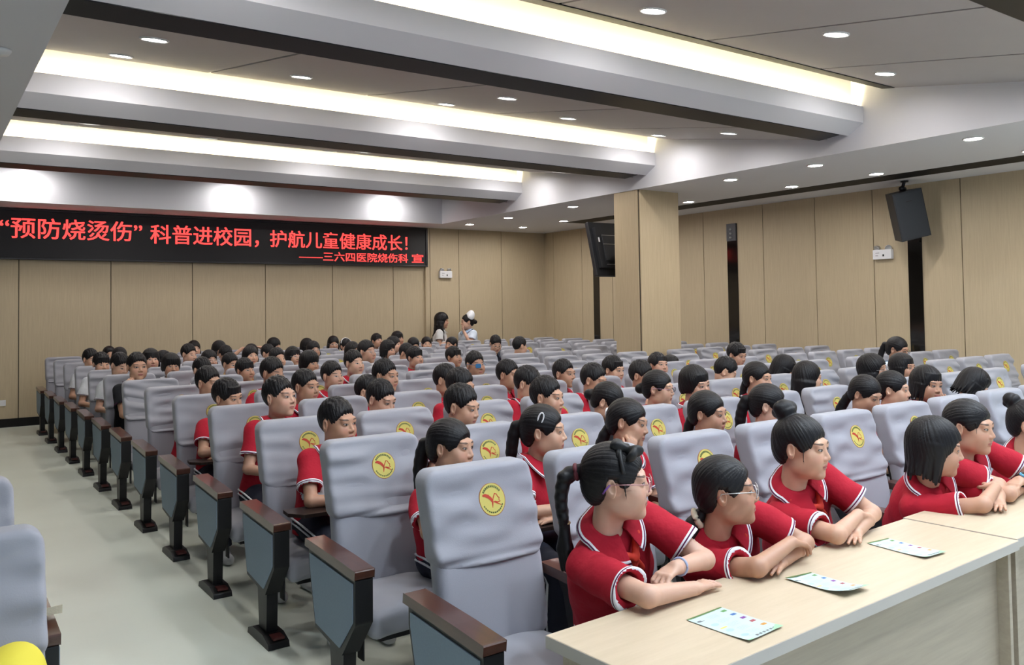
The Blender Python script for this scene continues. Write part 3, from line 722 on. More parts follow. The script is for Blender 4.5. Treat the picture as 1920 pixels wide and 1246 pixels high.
def build_body(k, res, legs):
    hs, bs = {'hi': (.0021, .0045), 'mid': (.0030, .007), 'lo': (.0042, .010)}[res]
    pts = [k.hip, k.N]+[p for q in k.arm for p in k.arm[q][:2]]
    lo = np.min(pts, 0)-A(.22, .22, .2); hi = np.max(pts, 0)+A(.22, .22, .2); hi[2] = k.hc[2]+.18
    lo = np.minimum(lo, k.hc-.18); hi[:2] = np.maximum(hi[:2], k.hc[:2]+.18)
    if legs: lo[2] = -.02; lo[1] = min(lo[1], k.hip[1]-.72)
    h = .105*k.s; hb = [(k.hc[i]-[.105, .125, .125][i]*k.hs-.01, k.hc[i]+[.105, .125, .125][i]*k.hs+.01) for i in range(3)]
    fines = [[(hb[i][0], hb[i][1], hs)] for i in range(3)]
    if res == 'hi':
        for q in k.arm:
            w, d = k.arm[q][1], k.arm[q][2]
            for i in range(3): fines[i].append((min(w[i], (w+d*.13)[i])-.04, max(w[i], (w+d*.13)[i])+.04, .0034))
    f = Field(lo, hi, bs, fines)
    # trunk
    for o in (-.058, 0, .058):
        f.cone(k.hip+k.rt*o, k.chest+k.rt*o*1.1, .092*k.s, .088*k.s, .03)
    f.cone(k.chest, k.N-k.up*.06, .085*k.s, .06*k.s, .04)
    f.cone(k.sh[-1]-k.rt*-.02, k.sh[1]-k.rt*.02, .048*k.s, .048*k.s, .05)
    for q, (e, w, d, n, curl) in k.arm.items():
        f.cone(k.sh[q], e, .043*k.s, .034*k.s, .025); f.cone(e, w, .035*k.s, .0235*k.s, .012)
        hand_prims(f, w, d, n, .90*k.s, curl, lat_sign=(1 if q < 0 else -1))
    if legs and not k.stand:
        for q in (-1, 1):
            hj = k.hip+k.rt*q*.08; kn = hj+A(q*.03, -.40, .0)*k.s; kn[2] = .50; an = kn+A(q*.0, -.03, 0); an[2] = .085
            f.cone(hj, kn, .078*k.s, .054*k.s, .03); f.cone(kn, an, .052*k.s, .034*k.s, .02); f.cone(an-A(0, 0, .03), an+A(0, -.10, -.045), .034, .026, .02)
    if k.stand:
        for q in (-1, 1):
            hj = k.hip+k.rt*q*.08; an = hj*1.0; an[2] = .09
            f.cone(hj, (hj+an)/2, .082, .056, .03); f.cone((hj+an)/2, an, .054, .036, .02); f.cone(an-A(0, 0, .04), an+A(0, -.10, -.045), .034, .026, .02)
    head_prims(f, k.hc, k.R, k.hs, k.N, fine=res != 'lo')
    me, P = f.mesh('person', MT['skin'])
    hp = (P-k.hc)@k.R/k.hs
    far = (np.abs(hp[:, 0]) > .12) | (np.abs(hp[:, 1]) > .14) | (hp[:, 2] < -.13) | (hp[:, 2] > .15); hp[far] = (0, .5, 0)
    me.attributes.new('hp', 'FLOAT_VECTOR', 'POINT').data.foreach_set('vector', hp.astype(np.float32).ravel())
    return me
def set_cuff(me, c):
    me.attributes.new('cuff', 'FLOAT', 'POINT').data.foreach_set('value', np.asarray(c, np.float32))
def build_shirt(k, res, sl=.66, hem=.0, seed=0):
    bs = {'hi': .0052, 'mid': .0085, 'lo': .012}[res]
    ee = {q: k.sh[q]+(k.arm[q][0]-k.sh[q])*sl if q in k.arm else k.sh[q]-k.up*.15 for q in (-1, 1)}
    pts = [k.hip, k.N]+list(ee.values())+list(k.sh.values())
    lo = np.min(pts, 0)-.20; hi = np.max(pts, 0)+.17; f = Field(lo, hi, bs)
    g = .027
    for o in (-.06, 0, .06):
        f.cone(k.hip+k.rt*o-k.up*.03, k.chest+k.rt*o*1.1, (.092+g)*k.s, (.088+g)*k.s, .03)
    f.cone(k.chest, k.N-k.up*.065, (.085+g)*k.s, (.055+g)*k.s, .04)
    f.cone(k.sh[-1]-k.rt*-.02, k.sh[1]-k.rt*.02, (.048+.012)*k.s, (.048+.012)*k.s, .045)
    cz = {}
    for q in (-1, 1):
        v = ee[q]-k.sh[q]; ax = v/np.linalg.norm(v)
        f.cone(k.sh[q], ee[q]+ax*.02, .060*k.s, .070*k.s, .03, cut=(ee[q], ax)); cz[q] = (ee[q], ax)
        f.cone(ee[q]-ax*.018, ee[q]+ax*.03, .046*k.s, .054*k.s, .006, sub=True)
    hz = k.hip[2]-.045+hem
    rg = random.Random(seed); ph = [rg.uniform(0, 6) for _ in range(6)]
    def fin(V, X, Y, Z):
        wv = .0032*np.sin(34*Z+9*X+ph[0]+2*np.sin(11*X+ph[1]))+.0030*np.sin(26*X-30*Z+ph[2])*np.sin(12*Y+ph[3])+.0022*np.sin(48*Y+20*Z+ph[4])
        return np.maximum(V+wv, hz-Z)
    f.apply(fin)
    me, P = f.mesh('polo_shirt', MT['cloth'])
    c = np.full(len(P), 1., np.float32)
    for q in (-1, 1):
        e, ax = cz[q]; r = P-e; t = -(r@ax); rad = np.linalg.norm(r-np.outer(r@ax, ax), axis=1)
        msk = (t > -.03) & (t < .06) & (rad < .11*k.s) & (rad > .059*k.s); c[msk] = np.maximum(t[msk], .0005)
    set_cuff(me, c); return me
def build_collar(k):
    """turned-down collar with two pale lines near its edge"""
    nt_, nl = 44, 9; V = []; cf_ = []
    N = k.N; up = (k.hc+k.R@(A(0, .022, -.055)*k.hs)-N); up /= np.linalg.norm(up); up = up*.5+k.up*.5
    for i in range(nt_):
        th = math.radians(16+(360-32)*i/(nt_-1)); co, si = math.cos(th), math.sin(th)
        side = abs(si); fr = max(0, co)
        for j in range(nl):
            t = j/(nl-1)
            if j < 3: u = j/2; r = .053+.004*u; hh = -.004+.040*u-.018*fr*u
            else:
                u = (j-2)/(nl-3); Lr = .052+.018*fr; r = .058+Lr*u*(.85+.2*side); hh = .038-.016*fr-u*(.036+.060*fr**1.2-.016*side)
            p = N+k.rt*(r*si)*1.06*k.s+k.fw*(r*co*.98+.006+(.014*fr*u if j >= 3 else 0))*k.s+up*(hh+(.008*u if j >= 3 else 0))*k.s
            V.append(p); cf_.append(1.0 if j < 3 else (1-(j-2)/(nl-3))*(.052+.035*fr)+.003)
    Q = [(i*nl+j, i*nl+j+1, (i+1)*nl+j+1, (i+1)*nl+j) for i in range(nt_-1) for j in range(nl-1)]
    n = len(V); V = np.array(V)
    ctr = N+up*.01; out = V-ctr; out /= np.linalg.norm(out, axis=1)[:, None]
    V2 = np.concatenate([V+out*.001, V-out*.0035-up*.002]); Q2 = Q+[tuple(n+x for x in q[::-1]) for q in Q]
    rim = [i*nl+nl-1 for i in range(nt_)]; Q2 += [(a, n+a, n+b_, b_) for a, b_ in zip(rim[:-1], rim[1:])]
    me = np_mesh('collar', V2, Q2, MT['cloth']); set_cuff(me, np.array(cf_+cf_)); return me
def build_trousers(k):
    f = Field(k.hip-A(.26, .66, .58), k.hip+A(.26, .18, .12), .011)
    at = []
    for q in (-1, 1):
        hj = k.hip+k.rt*q*.085; kn = hj+A(q*.03, -.40, 0)*k.s; kn[2] = .50; an = kn+A(0, -.03, 0); an[2] = .085
        f.cone(hj, kn, .094*k.s, .070*k.s, .03); f.cone(kn, an, .068*k.s, .056*k.s, .02); at.append((hj, kn, an, q))
    f.cone(k.hip-k.rt*.06, k.hip+k.rt*.06, .112*k.s, .112*k.s, .03)
    f.apply(lambda V, X, Y, Z: np.maximum(V+.003*np.sin(40*Y+15*X)+.002*np.sin(50*Z+9*X), .10-Z))
    me, P = f.mesh('trousers', [MT['navy'], MT['whitecloth']])
    return me, at
def piping(at, name='side_stripe'):
    out = []
    for hj, kn, an, q in at:
        for o in (-.013, .013):
            m = MB()
            m.tube([hj+A(q*.096, .04, .02+o), hj*.7+kn*.3+A(q*.088, 0, .02+o), hj*.35+kn*.65+A(q*.079, 0, .02+o), kn+A(q*.071, 0, .015+o), kn+A(q*.069, -.035-o, -.05), kn*.5+an*.5+A(q*.064, -o, 0), an+A(q*.059, -o, .03)], .0055, 6)
            out.append(m.mesh(name, MT['whitecloth']))
    return out
def shoe_mesh(an):
    f = Field(an-A(.08, .2, .12), an+A(.08, .1, .06), .009)
    f.cone(an-A(0, -.03, .045), an+A(0, -.13, -.052), .046, .036, .03); f.cone(an, an-A(0, 0, .03), .04, .045, .03)
    f.apply(lambda V, X, Y, Z: np.maximum(V, .004-Z)); return f.mesh('shoe', MT['shoe'])[0]
# ---- hair, sculpted in head coordinates
LINES = dict(
    boy=[(-.12, .050), (-.080, .050), (-.068, .047), (-.054, .030), (-.044, .004), (-.030, -.012), (-.016, -.006), (-.008, .010), (.022, .014), (.030, -.022), (.045, -.055), (.070, -.078), (.12, -.082)],
    fringe=[(-.12, .030), (-.075, .030), (-.060, .022), (-.048, -.002), (-.030, -.018), (-.016, -.010), (-.008, .008), (.022, .012), (.030, -.024), (.045, -.058), (.070, -.080), (.12, -.084)],
    pulled=[(-.12, .052), (-.080, .051), (-.067, .036), (-.056, .008), (-.042, -.014), (-.028, -.024), (-.014, -.006), (-.006, .010), (.024, .012), (.032, -.034), (.048, -.070), (.075, -.092), (.12, -.096)],
    bowl=[(-.12, .022), (-.070, .022), (-.055, .006), (-.045, -.030), (-.02, -.045), (.03, -.05), (.05, -.065), (.12, -.07)],
    bob=[(-.12, .034), (-.075, .030), (-.060, .0), (-.050, -.060), (-.02, -.085), (.03, -.095), (.12, -.095)],
    sidebob=[(-.12, .052), (-.080, .050), (-.068, .034), (-.058, -.02), (-.052, -.075), (-.02, -.095), (.03, -.10), (.12, -.10)],
    long=[(-.12, .050), (-.078, .046), (-.060, .02), (-.050, -.05), (-.03, -.118), (.03, -.14), (.12, -.15)])
def build_hair(style, seed=0, res=.0034, tail=None, th=None, tufts=()):
    rg = random.Random(seed); L = LINES[style]; ly = np.array([p[0] for p in L]); lz = np.array([p[1] for p in L])
    ext = .20 if tail else .15
    f = Field(A(-.15, -.16, -.42 if tail else -.19), A(.15, .30 if tail else .17, .20), res*2.2, ([(-.1, .1, res)], [(-.115, .135, res)], [(-.17, .15, res)]))
    th = th if th is not None else dict(boy=.013, fringe=.016, pulled=.011, bowl=.021, bob=.017, sidebob=.018, long=.013)[style]
    if style == 'boy': f.ell((0, .015, .034), (.0795, .0985, .100), 0)
    elif style == 'fringe': f.ell((0, .014, .033), (.084, .101, .099), 0)
    else: f.ell((0, .016, .032), (.073+th, .090+th, .083+th), 0)
    if style in ('bob', 'bowl', 'long', 'sidebob'): f.ell((0, .030, -.03), (.086+th*.25, .088, .115 if style != 'bowl' else .075), .03)
    if style == 'pulled': f.ell((0, .055, -.02), (.062, .055, .06), .03)
    T = A(0, .045, .125) if style != 'pulled' or tail is None else A(*tail[0])
    O = A(0, .0, .02); ax = T-O; ax /= np.linalg.norm(ax); e1 = np.cross(ax, A(1, 0, 0)); e1 /= np.linalg.norm(e1); e2 = np.cross(ax, e1)
    p0, p1, p2 = rg.uniform(0, 6), rg.uniform(0, 6), rg.uniform(0, 6)
    smooth = style == 'pulled'
    def fin(V, X, Y, Z):
        a = (X-O[0])*e1[0]+(Y-O[1])*e1[1]+(Z-O[2])*e1[2]; b_ = (X-O[0])*e2[0]+(Y-O[1])*e2[1]+(Z-O[2])*e2[2]
        ph = np.arctan2(a, b_)
        amp = .0006 if smooth else .0009
        V = V+amp*np.sin(37*ph+p0+2.5*np.sin(7*ph+p1))+amp*np.sin(83*ph+p1+30*Z)
        if style in ('boy', 'fringe'): V = V+.0030*np.sin(170*X+p0+3*np.sin(60*Y))*np.sin(160*Y+p1+2*np.sin(70*X))*np.clip((Z-.03)*14, 0, 1)
        line = np.interp(np.broadcast_to(Y, (1, Y.size, 1)), ly, lz)
        jag = .0025 if smooth else .005
        line = line+jag*np.sin(28*ph+p2)+jag*.6*np.sin(75*ph+p0)
        # part the hairline higher at the temples' centre line for a rounded forehead
        if style in ('pulled', 'long', 'boy', 'sidebob'): line = line-np.where(Y < -.05, 14*X*X*.25, 0)
        if style in ('pulled', 'boy', 'fringe'):
            wd = .030 if style == 'boy' else .022
            V = V+(.016 if style == 'boy' else .0095)*np.clip(1-(Z-line)/wd, 0, 1)**1.5*(1 if style != 'fringe' else np.clip((Y+.055)*40, 0, 1))
        if style in ('fringe', 'bob', 'bowl'): V = V+(.010 if style == 'fringe' else .015)*np.clip((-Y-.035)*30, 0, 1)*np.clip(1-(Z-line)/.065, 0, 1)
        d = (line-Z)*.75
        V = np.maximum(V, d)
        # keep the inside hollow enough that skin never pokes through: nothing to do, hair stays a thick cap
        return V
    f.apply(fin)
    if style == 'fringe' or style == 'bowl':
        for i in range(13):
            x = -.056+.112*i/12+rg.uniform(-.003, .003); y = -.088*math.sqrt(max(.05, 1-(x/.085)**2))
            f.cone((x*.92, y*.80, .080), (x+rg.uniform(-.006, .006), y*.885, (.022 if style == 'fringe' else .018)+rg.uniform(-.007, .008)), .008, .004, .004)
    if style == 'bob':
        for i in range(16):
            a = math.radians(-62+124*i/15); x = .082*math.sin(a); y = -.088*math.cos(a)-.008
            z1 = .022 if abs(a) < .6 else .0
            f.cone((x*.85, y*.72, .08), (x+rg.uniform(-.005, .005), y*.83, z1+rg.uniform(-.008, .008)), .009, .004, .004)
        for i in range(22):
            a = math.radians(55+250*i/21); x, y = .088*math.sin(a), -.09*math.cos(a)+.012
            f.cone((x*.93, y*.93, -.0), (x*1.04+rg.uniform(-.01, .01), y*1.02, -.110+rg.uniform(-.016, .012)), .014, .004, .007)
    if style == 'sidebob':
        for i in range(40):
            a = math.radians(60+240*i/39); x, y = .085*math.sin(a), -.085*math.cos(a)+.014
            f.cone((x*.92, y*.92, .02), (x*1.06+rg.uniform(-.010, .010), y*1.04+rg.uniform(-.006, .006), -.125+rg.uniform(-.022, .012)), .015, .0045, .007)
    if style == 'long':
        for i in range(16):
            a = math.radians(62+236*i/15); x, y = .082*math.sin(a), -.082*math.cos(a)+.016
            f.cone((x, y, -.04), (x*1.0+rg.uniform(-.008, .008), y*1.0+.012, -.19+rg.uniform(-.02, .02)), .019, .008, .016)
    for (a, b_, ra, rb) in (tail[1] if tail else ()): f.cone(a, b_, ra, rb, .008)
    for (a, b_, ra, rb) in tufts: f.cone(a, b_, ra, rb, .003)
    return f.mesh('hair', MT['hair'])[0]
def pony(p, d, L, r, n=5, droop=.5, seed=1):
    """tapering strands leaving the tie point p"""
    rg = random.Random(seed); out = []; p = A(*p); d = A(*d); d /= np.linalg.norm(d)
    for i in range(n):
        q = p.copy(); dd = d+A(rg.uniform(-.16, .16), rg.uniform(-.16, .16), rg.uniform(-.1, .1)); rr = r*rg.uniform(.55, .8)
        for s_ in range(5):
            l = L/5*rg.uniform(.9, 1.1); dd = dd+A(0, -.03, -droop*.5); dd /= np.linalg.norm(dd); q2 = q+dd*l
            r2 = rr*(1.08 if s_ < 1 else .92 if s_ < 3 else .62)
            out.append((q, q2, rr, max(.003, r2))); q, rr = q2, max(.003, r2)
    return out
HAIR = {}
def hair(key):
    if key in HAIR: return HAIR[key]
    st, _, sd = key.partition('/'); sd = int(sd or 0)
    if st == 'ponytail':
        t = A(0, .110, .004+.012*(sd % 3)); me = build_hair('pulled', sd, tail=(t, [(t-A(0, .01, 0), t+A(0, .022, -.012), .022, .026)]+pony(t+A(0, .022, -.012), (0, .30, -.8), .20, .030, 8, .9, seed=sd)))
    elif st == 'lowtail':
        t = A(0, .100, -.045); me = build_hair('pulled', sd, tail=(t, pony(t, (0, .35, -.9), .20, .030, seed=sd)))
    elif st == 'bun':
        t = A(0, .085, .105); r = [(t+A(0, .006, .008), t+A(0, .010, .012), .040, .038), (t+A(.02, .0, .02), t+A(-.02, .01, .0), .026, .026)]
        me = build_hair('pulled', sd, tail=(t, r))
    elif st == 'lowbun':
        t = A(0, .118, -.01); r = [(t, t+A(0, .012, -.004), .038, .034)]; me = build_hair('pulled', sd, tail=(t, r))
    elif st == 'wavy':
        rg = random.Random(sd); r = []
        for i in range(26):
            a = math.radians(58+244*i/25); p = A(.080*math.sin(a), -.080*math.cos(a)+.016, -.02)
            for j in range(6):
                q = p+A(rg.uniform(-.018, .018), rg.uniform(-.015, .018), -.055); r.append((p, q, .021-.002*j, .019-.002*j)); p = q
        me = build_hair('long', sd, tail=((0, .1, .05), r), th=.022)
    else: me = build_hair(st, sd)
    HAIR[key] = me; return me
def glasses_mesh(frame, temple=None, big=False):
    m = MB()
    for q in (-1, 1):
        rx, rz = (.024, .021) if big else (.021, .0155)
        m.tube([(q*.031+rx*math.cos(a), -.098-.003*math.cos(a)*q*-1-abs(.006*math.cos(a)), .001+rz*math.sin(a)) for a in np.linspace(0, 2*PI, 20, False)], .0016, 6, closed=True)
        m.tube([(q*(.031+rx), -.096, .006), (q*.070, -.080, .008), (q*.079, -.03, .008), (q*.081, .012, .006), (q*.080, .030, -.012)], .0017, 6, 1)
    m.tube([(-.0085, -.101, .004), (0, -.104, .006), (.0085, -.101, .004)], .0015, 6)
    return m.mesh('glasses', [frame, temple or frame])
GL = {}
def glasses(kind):
    if kind not in GL:
        GL[kind] = dict(pink=lambda: glasses_mesh(MT['pinkmetal'], MT['pinkmetal'], True), dark=lambda: glasses_mesh(MT['darkframe'], MT['pinkplastic']), black=lambda: glasses_mesh(MT['darkframe']), silver=lambda: glasses_mesh(MT['silver'], MT['silver'], True), thin=lambda: glasses_mesh(MT['silver']))[kind]()
    return GL[kind]
RED = (.40, .012, .028, 1.0)
SKINS = [(.60, .36, .245), (.54, .315, .21), (.64, .40, .29), (.48, .27, .175), (.57, .335, .235)]
NPERS = 0
def finish(o, label, skin, k, hk, acc=(), shirt_me=None, shirt=RED, collar_me=None, trousers=None, hairmx=None):
    global NPERS
    NPERS += 1
    tag(o, label, 'person', None if k.stand else 'seated audience')
    o.color = (*skin, 1)
    T = mat4(k.hc, k.R, k.hs)
    if hk: obj('hair', hair(hk), o, T)
    if shirt_me is not None:
        s_ = obj('polo_shirt' if shirt[3] > .5 else 'shirt', shirt_me, o); s_.color = shirt
        if collar_me is not None: c_ = obj('collar', collar_me, s_); c_.color = shirt
    for nm, me in acc: obj(nm, me, o, T)
def unproject(u, v, y):
    d = (cr*((u-959.47)/F)-cu*((v-526.22)/F)+cf); t = (y-CAM[1])/d[1]; return CAM+t*d
BANDS = {}
def acc_mesh(kind):
    if kind in BANDS: return BANDS[kind]
    m = MB()
    if kind == 'clip':
        m.tube([(-.078, .0+.012*math.cos(a)-.006*math.sin(a), .068+.026*math.sin(a)) for a in np.linspace(0, 2*PI, 16, False)], .0035, 6, closed=True); r = ('hair_clip', m.mesh('hair_clip', MT['wclip']))
    elif kind == 'tie':
        m.tube([(.019*math.cos(a), .118, .034+.019*math.sin(a)) for a in np.linspace(0, 2*PI, 14, False)], .006, 6, closed=True); r = ('hair_tie', m.mesh('hair_tie', MT['wclip']))
    elif kind == 'band':
        m.tube([(.090*math.sin(a), -.010+.03*math.cos(a), .035+.092*math.cos(a)) for a in np.linspace(-1.4, 1.4, 18)], .006, 6); r = ('hair_band', m.mesh('hair_band', MT['wclip']))
    elif kind == 'patch':
        m.prism([(-.062, -.018), (-.012, -.020), (-.006, -.002), (-.012, .018), (-.058, .020), (-.066, .002)], 1, -.108, -.100); m.tube([(-.066, -.098, .006), (-.082, -.03, .010), (-.084, .02, .008)], .002, 6); m.tube([(.055, -.094, .006), (.080, -.03, .010), (.082, .02, .008)], .002, 6)
        r = ('eye_patch', m.mesh('eye_patch', MT['bluepatch'], .003))
    else: r = ('glasses', glasses(kind))
    BANDS[kind] = r; return r
# key, row, head px, px py, facing phi (0 = towards the camera, 90 = profile to the right), pitch, roll, hair, pose, label, opts
P_MID = [
 ('b38', 2, 846, 838, 62, 2, 3, 'ponytail/1', 'fold', 'in red polo with long dark ponytail, behind the empty front aisle chair', dict(hip=.66, seat=.995)),
 ('c10', 2, 1020, 808, 78, 2, 0, 'ponytail/2', 'fold', 'in red polo with white hair clip and ponytail, second row', dict(acc=['clip'])),
 ('c11', 2, 1178, 793, 72, 8, 8, 'lowtail/3', 'cheek-', 'in red polo leaning a fist on one cheek, hair tied with white band', dict(acc=['tie'])),
 ('c17', 2, 1328, 775, 66, 4, 0, 'lowtail/4', 'lap', 'in red polo with tied-back hair, behind the girl with clear glasses', {}),
 ('d6', 2, 1442, 760, 85, 6, 0, 'ponytail/5', 'lap', 'in red polo with short ponytail, right behind the girl with the bun', {}),
 ('d11', 2, 1623, 739, 60, 22, 0, 'lowtail/6', 'lap', 'in red polo looking down with loose hair ends, second row', {}),
 ('d12', 2, 1675, 730, 78, 4, 0, 'ponytail/7', 'lap', 'in red polo in sharp profile with pink hair tie, second row', {}),
 ('d13', 2, 1738, 720, 48, 8, 4, 'bob/8', 'mouth+', 'in red polo with bobbed hair holding a hand to the mouth', {}),
 ('d14', 2, 1826, 722, 95, 40, 10, 'bob/9', 'lap', 'bowing forward with dark hair hiding the face, second row far right', dict(shirt=(.02, .02, .025, 0))),
 ('b31', 3, 633, 793, 48, 2, 0, 'boy/1', 'fold', 'in red polo with cropped hair, leaning beside the third aisle chair', {}),
 ('b37', 3, 866, 763, 62, 10, 0, 'boy/2', 'lap', 'in red polo with upswept short hair, third row', {}),
 ('c5', 3, 1026, 745, 66, 2, 0, 'boy/3', 'lap', 'in red polo with spiky cropped hair and striped cuff, third row', {}),
 ('c9', 3, 1140, 753, 74, 26, 0, 'lowbun/4', 'cheek+', 'in dark jacket bending forward with hair tied low, third row', dict(shirt=(.012, .012, .015, 0))),
 ('c15', 3, 1235, 728, 72, 4, 0, 'lowbun/5', 'lap', 'in red polo with dark glasses on pink arms, third row', dict(acc=['dark'])),
 ('c16', 3, 1304, 720, 50, 8, -6, 'bowl/6', 'lap', 'in red polo with thick rounded bob, beside the child in pink-armed glasses', {}),
 ('d3', 3, 1421, 709, 64, 4, 0, 'lowtail/7', 'lap', 'in red polo with smooth tied-back hair, third row', {}),
 ('d5', 3, 1515, 707, 108, 8, 0, 'long/8', 'lap', 'turned away with long loose dark hair, third row', dict(shirt=(.014, .014, .018, 0))),
 ('d9', 3, 1638, 693, 74, -4, -8, 'wavy/9', 'lap', 'with curly dark hair and clear glasses tilting the head back', dict(acc=['thin'], shirt=(.2, .2, .24, 0), s=1.04)),
 ('d10', 3, 1693, 689, 62, 2, 0, 'bob/10', 'lap', 'with short dark hair in front of the bespectacled woman', dict(shirt=(.03, .03, .04, 0))),
 ('b12', 4, 524, 745, 50, -4, 0, 'boy/4', 'lap', 'in red polo with striped collar and parted lips, behind the third aisle chair', {}),
 ('b36', 4, 863, 725, 66, 12, 0, 'boy/5', 'lap', 'in red polo bowing the head with short fringe, fourth row', {}),
 ('b33', 4, 714, 749, 50, 16, 0, 'boy/6', 'lap', 'in red polo with only the cropped hair and forehead above the chair', {}),
 ('c4', 4, 990, 720, 66, 12, 0, 'boy/7', 'lap', 'in red polo with smooth short hair and head bowed, fourth row', {}),
 ('c7', 4, 1113, 713, 68, 12, 0, 'boy/8', 'lap', 'in red polo with dark short hair facing right, fourth row', {}),
 ('c12', 4, 1203, 705, 66, 8, 0, 'boy/9', 'mouth-', 'in red polo holding a fist against the face, fourth row', {}),
 ('d2', 4, 1360, 697, 95, 28, 0, 'boy/10', 'lap', 'bowing forward with only round dark hair visible, fourth row', {}),
 ('d4', 4, 1470, 691, 100, 30, 0, 'bob/11', 'lap', 'bowing low with straight dark hair above the chair, fourth row', {}),
 ('a19', 5, 426, 744, 52, 10, -4, 'fringe/1', 'fold', 'in red polo with straight fringe peering over the chair, elbow on armrest', {}),
 ('b13', 5, 573, 725, 50, 2, 0, 'boy/11', 'lap', 'in red polo with short hair, just right of the parted-lips boy', {}),
 ('b32', 5, 690, 735, 70, 14, 0, 'boy/12', 'lap', 'with only the top of dark hair visible, fifth row', {}),
 ('b35', 5, 836, 713, 66, 10, 0, 'boy/13', 'lap', 'in red polo with side-cropped hair, fifth row', {}),
 ('b24', 5, 723, 705, 56, 2, 0, 'boy/14', 'lap', 'in red polo sitting upright with neat short hair, fifth row', {}),
 ('c3', 5, 953, 703, 60, 4, 0, 'boy/15', 'lap', 'in red polo with cropped hair and visible ear, fifth row', {}),
 ('c6', 5, 1058, 701, 54, 0, 0, 'boy/1', 'lap', 'in red polo with cropped hair looking right, fifth row near the middle', {}),
 ('c8', 5, 1150, 693, 56, 6, 0, 'fringe/2', 'lap', 'in red polo with mop-like fringe, fifth row', {}),
 ('c13', 5, 1234, 685, 40, -6, 4, 'fringe/3', 'lap', 'with pale lifted face and short fringe, in front of the pillar', {}),
 ('d1', 5, 1381, 665, 55, 14, 0, 'fringe/4', 'lap', 'with straight fringe looking down among empty chairs near the right wall', {}),
 ('a18', 6, 391, 718, 48, 4, 0, 'boy/2', 'mouth+', 'in red polo with a fist against the mouth, sixth row by the aisle', {}),
 ('d8', 4, 1683, 655, 66, 14, 0, 'ponytail/8', 'lap', 'in pale blue top with glasses and ponytail, right block beside the wall', dict(acc=['black'], shirt=(.55, .68, .80, 0), s=1.06)),
]
